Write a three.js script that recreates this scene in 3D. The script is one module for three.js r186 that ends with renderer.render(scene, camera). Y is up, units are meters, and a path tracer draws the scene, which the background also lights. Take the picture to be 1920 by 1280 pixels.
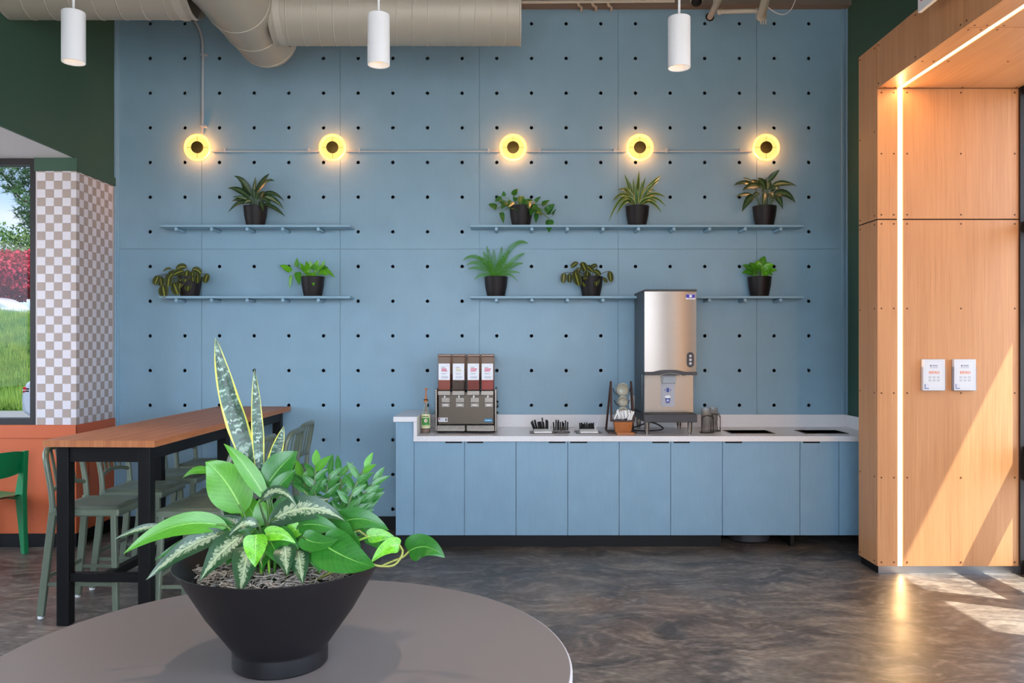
import * as THREE from 'three';
import { RoundedBoxGeometry } from 'three/addons/geometries/RoundedBoxGeometry.js';
import { mergeGeometries, mergeVertices, toCreasedNormals } from 'three/addons/utils/BufferGeometryUtils.js';
import { RectAreaLightUniformsLib } from 'three/addons/lights/RectAreaLightUniformsLib.js';
import { createNoise2D, createNoise4D } from 'simplex-noise';

// ------------------------------------------------------------------ camera, sky, sun, exposure
const FOCAL = 1540, EYE_Y = 1.617, EYE_Z = 7.222;          // focal length in pixels of a 1920 x 1280 frame; the blue wall is z = 0
const scene = new THREE.Scene();
const camera = new THREE.PerspectiveCamera(2 * Math.atan(640 / FOCAL) * 180 / Math.PI, 1.5, 0.05, 300);
camera.position.set(0, EYE_Y, EYE_Z);
camera.lookAt(0, EYE_Y, 0);
camera.setViewOffset(1920, 1280, 0, -5, 1920, 1280);
const renderer = new THREE.WebGLRenderer({ antialias: true });
renderer.toneMapping = THREE.LinearToneMapping;
renderer.toneMappingExposure = 8.3;
renderer.shadowMap.enabled = true;
RectAreaLightUniformsLib.init();

const SUN = new THREE.Vector3(1, 2.0, 0.644).normalize();   // towards the sun
scene.backgroundIntensity = 1.0;                           // the sky itself is computed with the other textures below
const sun = new THREE.DirectionalLight(new THREE.Color(1, 0.95, 0.86), 4.9);
sun.position.copy(SUN).multiplyScalar(40);
sun.target.position.set(0, 0, 3);
sun.castShadow = true;
sun.shadow.mapSize.set(4096, 4096);
Object.assign(sun.shadow.camera, { left: -14, right: 14, top: 14, bottom: -14, near: 1, far: 90 });
scene.add(sun, sun.target);

// ------------------------------------------------------------------ helpers
let seed = 7;
const rnd = () => { seed = (seed + 0x6d2b79f5) | 0; let t = Math.imul(seed ^ (seed >>> 15), 1 | seed); t = (t + Math.imul(t ^ (t >>> 7), 61 | t)) ^ t; return ((t ^ (t >>> 14)) >>> 0) / 4294967296; };
const rr = (a, b) => a + (b - a) * rnd();
const n2 = createNoise2D(rnd), n4 = createNoise4D(rnd);
const V = (x, y, z) => new THREE.Vector3(x, y, z);
const at = (px, py, z) => { const s = FOCAL / (EYE_Z - z); return V((px - 960) / s, EYE_Y - (py - 645) / s, z); };   // where a point of the photograph stands, at a known distance
const srgb = (r, g, b) => new THREE.Color().setRGB(r / 255, g / 255, b / 255, THREE.SRGBColorSpace);
const taken = new Map();
const numbered = (n) => { const k = taken.get(n) ?? 0; taken.set(n, k + 1); return k ? n + '_' + String(k).padStart(3, '0') : n; };
function tag(o, label, category, group, kind) {
  if (label) o.userData.label = label;
  if (category) o.userData.category = category;
  if (group) o.userData.group = group;
  if (kind) o.userData.kind = kind;
  return o;
}
function thing(name, label, category, pos = [0, 0, 0], turn = 0, group) {
  const o = new THREE.Group(); o.name = numbered(name); scene.add(o);
  o.position.set(...pos); o.rotation.y = turn;
  return tag(o, label, category, group);
}
function mesh(name, geo, mat, parent = scene) {
  const m = new THREE.Mesh(geo, mat);
  m.name = parent === scene ? numbered(name) : name;
  m.castShadow = m.receiveShadow = true;
  parent.add(m);
  return m;
}
const struct = (name, geo, mat, label) => tag(mesh(name, geo, mat), label, null, null, 'structure');
function copyOf(o, pos, turn, label, group) {
  const c = o.clone(); c.name = numbered(o.name.replace(/_\d{3}$/, '')); scene.add(c);
  c.position.set(...pos); c.rotation.y = turn;
  c.userData = { ...o.userData };
  if (label) c.userData.label = label;
  if (group) c.userData.group = group;
  return c;
}
function join(...gs) {
  const list = gs.flat().map((g) => {
    const h = g.index ? g.toNonIndexed() : g;
    for (const k of Object.keys(h.attributes)) if (!['position', 'normal', 'uv'].includes(k)) h.deleteAttribute(k);
    if (!h.attributes.uv) h.setAttribute('uv', new THREE.BufferAttribute(new Float32Array(h.attributes.position.count * 2), 2));
    return h;
  });
  return mergeGeometries(list);
}
const bx = (x0, x1, y0, y1, z0, z1) => new THREE.BoxGeometry(x1 - x0, y1 - y0, z1 - z0).translate((x0 + x1) / 2, (y0 + y1) / 2, (z0 + z1) / 2);
const rbx = (x0, x1, y0, y1, z0, z1, r = 0.003, seg = 1) => new RoundedBoxGeometry(x1 - x0, y1 - y0, z1 - z0, seg, Math.min(r, (x1 - x0) / 2.01, (y1 - y0) / 2.01, (z1 - z0) / 2.01)).translate((x0 + x1) / 2, (y0 + y1) / 2, (z0 + z1) / 2);
const cyl = (r0, r1, h, x, y, z, seg = 20) => new THREE.CylinderGeometry(r1, r0, h, seg).translate(x, y + h / 2, z);   // standing, base at y
const UPV = V(0, 1, 0);
function between(geo, a, b) {   // geometry along y, from 0 to 1, laid from a to b
  const d = b.clone().sub(a), L = d.length();
  return geo.scale(1, L, 1).applyQuaternion(new THREE.Quaternion().setFromUnitVectors(UPV, d.normalize())).translate(a.x, a.y, a.z);
}
const rod = (a, b, r, seg = 10) => between(new THREE.CylinderGeometry(r, r, 1, seg).translate(0, 0.5, 0), a, b);
function bar(a, b, w, d, hint = V(0, 0, 1)) {   // rectangular bar from a to b, w across, d along hint
  const y = b.clone().sub(a), L = y.length(); y.normalize();
  const x = y.clone().cross(hint).normalize(), z = x.clone().cross(y);
  const g = new RoundedBoxGeometry(w, L, d, 1, Math.min(w, d) * 0.18).translate(0, L / 2, 0);
  return g.applyMatrix4(new THREE.Matrix4().makeBasis(x, y, z).setPosition(a));
}
const tube = (pts, r, n = 24, seg = 8, closed = false) => new THREE.TubeGeometry(new THREE.CatmullRomCurve3(pts, closed, 'catmullrom', 0.5), n, r, seg, closed);
const lathe = (pts, seg = 48) => new THREE.LatheGeometry(pts.map(([r, y]) => new THREE.Vector2(r, y)), seg);
function uvBox(g, grain = 'y', k = 1, ou = 0, ov = 0) {   // uv in metres: v runs along the grain
  if (g.index) g = g.toNonIndexed();
  const p = g.attributes.position, n = g.attributes.normal, uv = new Float32Array(p.count * 2), ax = { x: 0, y: 1, z: 2 }, gi = ax[grain];
  for (let i = 0; i < p.count; i++) {
    const c = [p.getX(i), p.getY(i), p.getZ(i)], m = [Math.abs(n.getX(i)), Math.abs(n.getY(i)), Math.abs(n.getZ(i))];
    let d = m.indexOf(Math.max(...m));
    let u, v;
    if (d === gi) { const o = [0, 1, 2].filter((q) => q !== d); u = c[o[0]]; v = c[o[1]] * 0.15; } else { u = c[3 - d - gi]; v = c[gi]; }
    uv[i * 2] = u * k + ou; uv[i * 2 + 1] = v * k + ov;
  }
  g.setAttribute('uv', new THREE.BufferAttribute(uv, 2));
  return g;
}
// ------------------------------------------------------------------ textures
function dataTex(w, h, f, repeat = [1, 1], color = true) {
  const d = new Uint8Array(w * h * 4);
  for (let y = 0, i = 0; y < h; y++) for (let x = 0; x < w; x++, i += 4) { const c = f(x / w, y / h); d[i] = c[0]; d[i + 1] = c[1]; d[i + 2] = c[2]; d[i + 3] = 255; }
  const t = new THREE.DataTexture(d, w, h);
  t.wrapS = t.wrapT = THREE.RepeatWrapping; t.magFilter = THREE.LinearFilter; t.repeat.set(...repeat);
  if (color) t.colorSpace = THREE.SRGBColorSpace;
  t.needsUpdate = true;
  return t;
}
function canvasTex(w, h, draw) {
  const c = document.createElement('canvas'); c.width = w; c.height = h;
  draw(c.getContext('2d'), w, h);
  const t = new THREE.CanvasTexture(c); t.colorSpace = THREE.SRGBColorSpace; t.magFilter = THREE.LinearFilter;
  return t;
}
// noise that repeats over the unit square
const wrapN = (u, v, ku, kv, off = 0) => { const a = u * 2 * Math.PI, b = v * 2 * Math.PI, P = ku / (2 * Math.PI), Q = kv / (2 * Math.PI); return n4(Math.cos(a) * P + off, Math.sin(a) * P, Math.cos(b) * Q + off, Math.sin(b) * Q); };
const fbm = (x, y, o = 5) => { let s = 0, a = 0.5; for (let i = 0; i < o; i++, x *= 2.03, y *= 2.03, a *= 0.5) s += a * n2(x, y); return s; };
const mix = (a, b, t) => a.map((x, i) => x + (b[i] - x) * t), cl = (x, a = 0, b = 1) => Math.min(b, Math.max(a, x));

// ------------------------------------------------------------------ sky: pale blue air and broken white cloud, the same all round
{
  const W = 1024, H = 512, d = new Float32Array(W * H * 4);
  for (let y = 0, i = 0; y < H; y++) {
    const el = ((y + 0.5) / H - 0.5) * Math.PI, sy = Math.sin(el), cy = Math.cos(el), up = Math.max(sy, 0);
    for (let x = 0; x < W; x++, i += 4) {
      const az = ((x + 0.5) / W - 0.5) * 2 * Math.PI, k = 1.6 / (up + 0.16), px = Math.cos(az) * cy * k, pz = Math.sin(az) * cy * k;
      const air = mix([0.92, 1.12, 1.40], [0.40, 0.66, 1.10], Math.pow(up, 0.5));
      const f = fbm(px * 0.75 + 3, pz * 0.75 + 8, 6), c = 0.9 * cl((f + 0.06) * 2.6), cloud = mix([1.42, 1.40, 1.38], [1.0, 1.0, 1.02], cl(f * 1.6));
      const col = mix(air, cloud, c * (1 - 0.3 * Math.exp(-up * 14)));
      for (let q = 0; q < 3; q++) d[i + q] = sy < 0 ? [0.62, 0.62, 0.6][q] : col[q];
      d[i + 3] = 1;
    }
  }
  const t = new THREE.DataTexture(d, W, H, THREE.RGBAFormat, THREE.FloatType);
  t.mapping = THREE.EquirectangularReflectionMapping; t.magFilter = THREE.LinearFilter; t.needsUpdate = true;
  scene.background = t;
}
// polished concrete: cloudy greys and browns with torn trowel marks
const floorTex = dataTex(2048, 2048, (u, v) => {
  const x = u * 13, y = v * 13;                              // metres
  const wx = x + 0.3 * fbm(x * 0.9, y * 0.9 + 9, 3), wy = y + 0.22 * fbm(x * 0.8 + 30, y * 0.9, 3);
  const big = fbm(wx * 0.5, wy * 0.8 + 3, 4), mid = fbm(wx * 1.9 + 11, wy * 3.2, 5), wisp = fbm(wx * 4.2 + 40, wy * 10 + 5, 4), fine = fbm(x * 14, y * 30, 3);
  let c = mix([92, 86, 82], [138, 129, 120], cl(0.5 + big * 0.8 + mid * 0.6));
  c = mix(c, [140, 106, 78], cl(0.1 + fbm(x * 0.35 + 70, y * 0.5, 3) * 1.0) * 0.5);
  c = mix(c, [62, 57, 55], cl(fbm(wx * 1.1 + 5, wy * 2.2 + 60, 5) * 1.5 + 0.05) * 0.75);
  c = mix(c, [186, 174, 156], cl(wisp * 1.4 - 0.05) * 0.6 + cl(mid * 1.3 - 0.15) * 0.3);
  return c.map((k) => cl(k + fine * 30 + wisp * 16, 0, 255));
});
const floorRough = dataTex(512, 512, (u, v) => { const r = 112 + 26 * fbm(u * 22, v * 22, 4) + 14 * fbm(u * 90, v * 90, 2); return [r, cl(r, 84, 150), r]; }, [1, 1], false);
// beech laminate: straight vertical grain
const grainTex = (a, b, c, streak = 1, repeat = [1.25, 0.4]) => dataTex(512, 1024, (u, v) => {
  const s = wrapN(u, v, 60, 3) * 0.5 + wrapN(u, v, 140, 10, 3) * 0.35, wide = wrapN(u, v, 7, 2, 8), fl = wrapN(u, v, 120, 240, 5);
  let k = mix(a, b, cl(0.5 + s * 0.9 * streak + wide * 0.35));
  k = mix(k, c, cl(-s * 1.1 * streak - 0.25) * 0.8 + cl(fl * 0.8 - 0.35) * 0.25);
  return k.map((x) => cl(x, 0, 255));
}, repeat);
const beechTex = grainTex([198, 138, 90], [216, 156, 106], [176, 116, 70]);
const blockTex = grainTex([166, 100, 58], [192, 126, 78], [126, 70, 38], 1.3, [3, 0.9]);
const paintTex = dataTex(256, 512, (u, v) => { const s = wrapN(u, v, 90, 5) * 4 + wrapN(u, v, 5, 5, 4) * 4; return [cl(238 + s, 0, 255), cl(240 + s, 0, 255), cl(242 + s * 0.8, 0, 255)]; });
const wallTex = dataTex(256, 256, (u, v) => { const s = wrapN(u, v, 4, 4) * 4 + wrapN(u, v, 40, 6, 4) * 2; return [cl(248 + s, 0, 255), cl(248 + s, 0, 255), cl(248 + s, 0, 255)]; });
const brushTex = dataTex(256, 256, (u, v) => { const s = 190 + 45 * wrapN(u, v, 3, 110); return [s, s, s]; }, [1, 1], false);
const speckTex = dataTex(256, 256, (u, v) => { const s = 247 + 6 * n2(u * 60, v * 60) + (n2(u * 190, v * 190) > 0.75 ? -14 : 0); return [s, s, cl(s + 1, 0, 255)]; });

const std = (color, roughness = 0.6, o = {}) => new THREE.MeshStandardMaterial({ color, roughness, ...o });
const phy = (color, roughness, o = {}) => new THREE.MeshPhysicalMaterial({ color, roughness, ...o });
const M = {
  blue: std(srgb(140, 174, 192), 0.42, { map: wallTex }),
  blueDoor: std(srgb(140, 175, 195), 0.4, { map: paintTex }),
  blueShelf: std(srgb(142, 176, 194), 0.42),
  green: std(srgb(54, 84, 66), 0.55),
  
  orange: std(srgb(206, 98, 52), 0.5),
  white: std(srgb(228, 224, 222), 0.7),
  ceilingTan: std(srgb(122, 110, 96), 0.75),
  black: phy(srgb(12, 12, 13), 0.55, { specularIntensity: 0.6 }),
  blackSteel: phy(srgb(11, 10, 11), 0.48, { specularIntensity: 0.5 }),
  bronze: std(srgb(30, 24, 24), 0.5),
  floor: phy(srgb(218, 215, 212), 0.95, { map: floorTex, roughnessMap: floorRough, clearcoat: 0.1, clearcoatRoughness: 0.3 }),
  beech: std(0xffffff, 0.42, { map: beechTex }),
  rivet: std(srgb(112, 70, 40), 0.5, { metalness: 0.4 }),
  aluminium: std(srgb(190, 190, 192), 0.32, { metalness: 1 }),
  quartz: phy(srgb(240, 236, 234), 0.22, { map: speckTex }),
  duct: std(srgb(188, 180, 163), 0.5, { metalness: 0.25 }),
  ductSeam: std(srgb(200, 193, 178), 0.5, { metalness: 0.25 }),
  conduit: std(srgb(176, 188, 194), 0.4),
  pipeTan: std(srgb(196, 186, 166), 0.55),
  pendant: std(srgb(226, 226, 226), 0.5),
  steel: std(srgb(118, 110, 102), 0.36, { metalness: 1, roughnessMap: brushTex }),
  steelDark: std(srgb(84, 75, 66), 0.38, { metalness: 1 }),
  greyPlastic: std(srgb(58, 56, 58), 0.5),
  pot: phy(srgb(27, 22, 23), 0.5, { specularIntensity: 0.6 }),
  planter: phy(srgb(18, 16, 18), 0.48, { specularIntensity: 0.7, clearcoat: 0.06, clearcoatRoughness: 0.45 }),
  soil: std(srgb(52, 40, 30), 0.95),
  stool: std(srgb(112, 122, 104), 0.36, { metalness: 0.25 }),
  greenChair: phy(srgb(10, 122, 70), 0.38, { clearcoat: 0.2 }),
  laminate: std(srgb(124, 112, 107), 0.4),
  rimPale: std(srgb(180, 177, 178), 0.4),
  tileWhite: std(srgb(224, 216, 218), 0.35),
  tileTan: std(srgb(174, 154, 142), 0.38),
  grout: std(srgb(206, 196, 192), 0.8),
  ivory: std(srgb(240, 238, 234), 0.5),
  darkWood: std(srgb(62, 34, 24), 0.45),
  boxWood: std(srgb(176, 104, 52), 0.5),
  cable: std(srgb(18, 18, 19), 0.5),
  glass: phy(0xffffff, 0.02, { transmission: 1, thickness: 0, ior: 1.45 }),
  doorGlass: phy(srgb(168, 172, 172), 0.02, { transmission: 1, thickness: 0, ior: 1.45 }),
  dimmedGlass: phy(srgb(88, 91, 94), 0.02, { transmission: 1, thickness: 0, ior: 1.45, specularIntensity: 0.35 }),  // grey glass colour evens outdoor brightness with the room
};
// ------------------------------------------------------------------ large structure
const LX = -3.484, RX = 2.945, ALCOVE_Z = 0.655, CEIL = 4.95, BACK_Z = 9.2, ALCOVE_X = -6.9, SOFFIT_Y = 3.105;
{ // floor slab, uv over 13 m
  const g = bx(ALCOVE_X - 0.2, 3.9, -0.15, 0, 0, BACK_Z + 0.2), p = g.attributes.position, uv = g.attributes.uv;
  for (let i = 0; i < p.count; i++) uv.setXY(i, p.getX(i) / 13 + 0.55, p.getZ(i) / 13);
  struct('floor', g, M.floor, 'polished mottled brown and grey concrete floor');
}
struct('ceiling', bx(LX - 0.2, RX + 0.2, CEIL, CEIL + 0.2, -0.8, BACK_Z + 0.2), M.ceilingTan, 'taupe painted high ceiling');

// blue wall of drilled panels; each panel is a board of its own
const wallBack = struct('wall_back', bx(LX - 0.3, RX + 0.2, -0.15, CEIL, -0.8, -0.6), M.blue, 'blue painted wall of drilled pegboard panels');
mesh('stud', join(bx(LX - 0.02, LX, -0.1, 4.6, -0.6, -0.0105), bx(RX, RX + 0.02, -0.1, 4.6, -0.6, -0.0105), bx(LX, RX, 4.56, 4.6, -0.6, -0.0005), bx(LX, RX, -0.1, -0.001, -0.6, -0.0005), bx(-0.32, -0.27, 0, 4.56, -0.6, -0.0105), bx(0.91, 0.96, 0, 4.56, -0.6, -0.0105), bx(2.13, 2.18, 0, 4.56, -0.6, -0.0105), bx(-1.535, -1.485, 0, 4.56, -0.6, -0.0105), bx(-2.755, -2.705, 0, 4.56, -0.6, -0.0105), bx(LX, RX, 2.43, 2.475, -0.6, -0.0105)), M.blue, wallBack);
const SEAM_Y = 2.452, PITCH = 0.3048;
{
  const xs = [LX, -2.729, -1.510, -0.286, 0.933, 2.152, RX], ys = [0.0, SEAM_Y, 4.56], gap = 0.0016;
  for (let c = 0; c < 6; c++) for (let r = 0; r < 2; r++) {
    const x0 = xs[c] + gap, x1 = xs[c + 1] - gap, y0 = ys[r] + gap, y1 = ys[r + 1] - gap, sh = new THREE.Shape();
    sh.moveTo(x0, y0); sh.lineTo(x1, y0); sh.lineTo(x1, y1); sh.lineTo(x0, y1);
    for (let i = -14; i < 14; i++) for (let j = -8; j < 8; j++) {
      const hx = -0.286 + PITCH * (i + 0.5), hy = SEAM_Y + PITCH * (j + 0.5);
      if (hx < x0 + 0.03 || hx > x1 - 0.03 || hy < y0 + 0.03 || hy > y1 - 0.03) continue;
      if (hx < LX + 0.2 || hx > RX - 0.2) continue;
      const path = new THREE.Path(); path.absarc(hx, hy, 0.0155, 0, Math.PI * 2, true); sh.holes.push(path);
    }
    const g = new THREE.ExtrudeGeometry(sh, { depth: 0.01, bevelEnabled: false, curveSegments: 8 }).translate(0, 0, -0.01);
    mesh('panel', uvBox(g, 'y', 1, c * 0.37, r * 0.2), M.blue, wallBack);
  }
}
struct('trim_1', join(rbx(LX, LX + 0.018, 0.1, 4.56, 0, 0.03, 0.002), rbx(LX + 0.018, LX + 0.03, 0.1, 4.56, 0, 0.012, 0.002)), M.blueShelf, 'pale blue vertical corner strip at the tiled return');
struct('trim_2', join(rbx(RX - 0.05, RX - 0.028, 1.0, 4.56, 0, 0.014, 0.002), rbx(RX - 0.012, RX, 1.0, 4.56, 0, 0.024, 0.002)), M.blue, 'blue vertical corner strip at the dark green wall');
struct('baseboard_back', rbx(LX, -0.93, 0, 0.105, 0, 0.014, 0.003), M.black, 'black rubber baseboard under the blue wall');
struct('trim_3', join(bx(LX, RX, 4.56, 4.64, 0.0, 0.1), bx(LX, RX, 4.64, 4.70, 0.05, 0.24), bx(LX, RX, 4.70, CEIL, 0.0, 0.16)), M.ceilingTan, 'taupe steel beam along the top of the blue wall');

// right side: dark green wall with the entry portal, storefront windows farther on
const P = { x: 2.576, z0: 1.118, z1: 1.43, z2: 4.93, z3: 5.24, top: 3.745, soffit: 3.422, out: 3.573, seam: 2.497 };
struct('wall_right', join(
  bx(RX, RX + 0.2, -0.1, CEIL, -0.8, P.z0 + 0.02), bx(RX, RX + 0.2, P.top - 0.1, CEIL, P.z0 + 0.02, P.z3 - 0.02),
  bx(RX, RX + 0.2, -0.1, CEIL, P.z3 - 0.02, 5.4), bx(RX, RX + 0.2, -0.1, 0.1, 5.4, BACK_Z), bx(RX, RX + 0.2, 4.3, CEIL, 5.4, BACK_Z), bx(RX, RX + 0.2, 0.1, 4.3, BACK_Z - 0.1, BACK_Z + 0.2)), M.green, 'dark green painted side wall');
// left side: bulkhead over the seating alcove, low white ceiling, window wall
struct('wall_left', join(bx(LX - 0.02, LX, SOFFIT_Y - 0.0, CEIL, ALCOVE_Z, BACK_Z), bx(LX - 0.3, LX, 3.01, CEIL, 0, ALCOVE_Z), bx(LX - 0.3, LX - 0.021, -0.1, CEIL, -0.75, 0), bx(LX - 0.33, LX + 0.012, 3.0, SOFFIT_Y, ALCOVE_Z - 0.02, ALCOVE_Z + 0.012), bx(LX, LX + 0.015, 3.0, 3.07, 0.012, ALCOVE_Z)), M.green, 'green painted bulkhead above the alcove');
struct('ceiling_alcove', bx(ALCOVE_X - 0.2, LX - 0.02, SOFFIT_Y, SOFFIT_Y + 0.7, ALCOVE_Z - 0.2, BACK_Z), M.white, 'low white plaster ceiling over the seating alcove');
const WIN = { x0: -6.4, x1: -3.81, y0: 0.972, y1: SOFFIT_Y };
struct('wall_alcove', join(bx(ALCOVE_X - 0.2, LX, 0.1, WIN.y0, ALCOVE_Z - 0.2, ALCOVE_Z), bx(ALCOVE_X - 0.2, WIN.x0, WIN.y0, SOFFIT_Y, ALCOVE_Z - 0.2, ALCOVE_Z), bx(LX - 0.2, LX, 0.1, WIN.y0, 0, ALCOVE_Z - 0.19)), M.orange, 'orange painted wall below the alcove window');
struct('trim_4', join(rbx(ALCOVE_X, LX + 0.012, 0.866, WIN.y0, ALCOVE_Z, ALCOVE_Z + 0.012, 0.003), rbx(LX, LX + 0.012, 0.866, WIN.y0, 0.012, ALCOVE_Z + 0.012, 0.003)), M.orange, 'orange sill board capping the alcove wall');
struct('baseboard_left', join(rbx(ALCOVE_X, LX + 0.014, 0, 0.105, ALCOVE_Z, ALCOVE_Z + 0.014, 0.003), rbx(LX, LX + 0.014, 0, 0.105, 0.014, ALCOVE_Z + 0.014, 0.003), bx(ALCOVE_X - 0.2, LX - 0.02, -0.1, 0.1, ALCOVE_Z - 0.2, ALCOVE_Z), bx(LX - 0.2, LX, -0.1, 0.1, 0, ALCOVE_Z - 0.1)), M.black, 'black rubber baseboard under the orange wall');
// chequered tiles, each one proud of the grout
{
  const TS = 0.0676, y0 = WIN.y0, y1 = 3.01, front = struct('wall_pier', bx(WIN.x1, LX - 0.004, y0, y1, ALCOVE_Z - 0.2, ALCOVE_Z - 0.004), M.grout, 'front of the tiled pier beside the window, cream and taupe chequer');
  const side = struct('wall_return', bx(LX - 0.2, LX - 0.004, y0, y1, -0.6, ALCOVE_Z - 0.21), M.grout, 'return of the tiled pier beside the blue wall, cream and taupe chequer');
  const rows = 31, g = 0.0007;
  const tileF = (w, h) => new THREE.BoxGeometry(w - g * 2, h - g * 2, 0.006), cache = new Map(), get = (w, h) => { const k = w.toFixed(4) + h.toFixed(4); if (!cache.has(k)) cache.set(k, tileF(w, h)); return cache.get(k); };
  for (let r = 0; r < rows; r++) {
    const top = y1 - 0.003 - (r ? 0.0165 + (r - 1) * TS : 0), bot = Math.max(y0, r ? top - TS : top - 0.0165);
    if (top - bot < 0.008) continue;
    // front: four whole columns and a cut one at the corner
    for (let c = 0; c < 5; c++) {
      const xa = WIN.x1 + 0.012 + c * TS, xb = c === 4 ? LX : xa + TS, odd = (r + c) % 2 === 0;
      const m = mesh('tile', get(xb - xa, top - bot), odd ? M.tileTan : M.tileWhite, front);
      m.position.set((xa + xb) / 2, (top + bot) / 2, ALCOVE_Z - 0.003);
    }
    for (let c = 0; c < 10; c++) {
      const za = c ? ALCOVE_Z - 0.05 - (c - 1) * TS : ALCOVE_Z - 0.006, zb = c ? za - TS : ALCOVE_Z - 0.05, odd = (r + c) % 2 === 0;
      if (zb < -0.001) continue;
      const m = mesh('tile', get(za - zb, top - bot), odd ? M.tileTan : M.tileWhite, side);
      m.position.set(LX - 0.003, (top + bot) / 2, (za + zb) / 2); m.rotation.y = Math.PI / 2;
    }
  }
}
// alcove window: dark frame, pane greyed to tone down the bright outdoors
function framedWindow(name, label, x0, x1, y0, y1, z, fr, panes, glass, axis = 'x', depth = 0.1) {
  const turn = (g) => axis === 'x' ? g : g.applyMatrix4(new THREE.Matrix4().set(0, 0, 1, 0, 0, 1, 0, 0, 1, 0, 0, 0, 0, 0, 0, 1));   // swaps x and z
  const B = (a, b, c, d, e, f) => { if (axis === 'x') return bx(a, b, c, d, e, f); return bx(e, f, c, d, a, b); };
  const w = new THREE.Group(); w.name = name; scene.add(w); tag(w, label, null, null, 'structure');
  const zz = z, parts = [B(x0, x1, y0, y0 + fr, zz - depth / 2, zz + depth / 2), B(x0, x1, y1 - fr, y1, zz - depth / 2, zz + depth / 2), B(x0, x0 + fr, y0 + fr, y1 - fr, zz - depth / 2, zz + depth / 2), B(x1 - fr, x1, y0 + fr, y1 - fr, zz - depth / 2, zz + depth / 2)];
  mesh('window_frame', join(parts), M.bronze, w);
  const step = (x1 - x0 - fr) / panes;
  for (let i = 0; i < panes; i++) {
    const a = x0 + fr / 2 + i * step;
    if (i) mesh('mullion', B(a - fr / 2, a + fr / 2, y0 + fr, y1 - fr, zz - depth / 2, zz + depth / 2), M.bronze, w);
    mesh('pane', B(a + fr / 2, a + step - fr / 2, y0 + fr, y1 - fr, zz - 0.002, zz + 0.002), glass, w).geometry = axis === 'x'
      ? new THREE.PlaneGeometry(step - fr, y1 - y0 - 2 * fr).translate(a + step / 2, (y0 + y1) / 2, zz)
      : new THREE.PlaneGeometry(step - fr, y1 - y0 - 2 * fr).rotateY(Math.PI / 2).translate(zz, (y0 + y1) / 2, a + step / 2);
  }
  return w;
}
{
  const w = framedWindow('window_1', 'dark framed alcove window looking onto a grassy bank', WIN.x0, WIN.x1, WIN.y0, WIN.y1, ALCOVE_Z - 0.06, 0.05, 2, M.dimmedGlass);
  framedWindow('window_2', 'alcove side windows behind the bar stools', 1.2, 6.0, 0.97, 3.09, ALCOVE_X - 0.1, 0.06, 3, M.glass, 'z');
  framedWindow('unseen_window_3', 'tall unseen storefront windows behind the round table, placed to light the blue wall', -2.4, 1.6, 0.5, 3.7, BACK_Z + 0.1, 0.06, 3, M.glass);  // out of view; position and size chosen for light on the blue wall
  framedWindow('window_4', 'side storefront windows beyond the wooden portal', 5.4, BACK_Z - 0.1, 0.1, 4.3, RX + 0.1, 0.06, 3, M.glass, 'z');
}
struct('wall_alcove_side', join(bx(ALCOVE_X - 0.2, ALCOVE_X, -0.1, 0.97, ALCOVE_Z - 0.2, BACK_Z), bx(ALCOVE_X - 0.2, ALCOVE_X, 3.09, SOFFIT_Y + 0.1, ALCOVE_Z - 0.2, BACK_Z), bx(ALCOVE_X - 0.2, ALCOVE_X, 0.97, 3.09, ALCOVE_Z - 0.2, 1.2), bx(ALCOVE_X - 0.2, ALCOVE_X, 0.97, 3.09, 6.0, BACK_Z)), M.white, 'white wall at the far side of the alcove');
struct('wall_front', join(bx(ALCOVE_X - 0.2, RX + 0.2, 3.7, CEIL, BACK_Z, BACK_Z + 0.2), bx(ALCOVE_X - 0.2, RX + 0.2, -0.1, 0.5, BACK_Z, BACK_Z + 0.2), bx(ALCOVE_X - 0.2, -2.4, 0.5, 3.7, BACK_Z, BACK_Z + 0.2), bx(1.6, RX + 0.2, 0.5, 3.7, BACK_Z, BACK_Z + 0.2)), M.white, 'white wall round the storefront windows');

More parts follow.
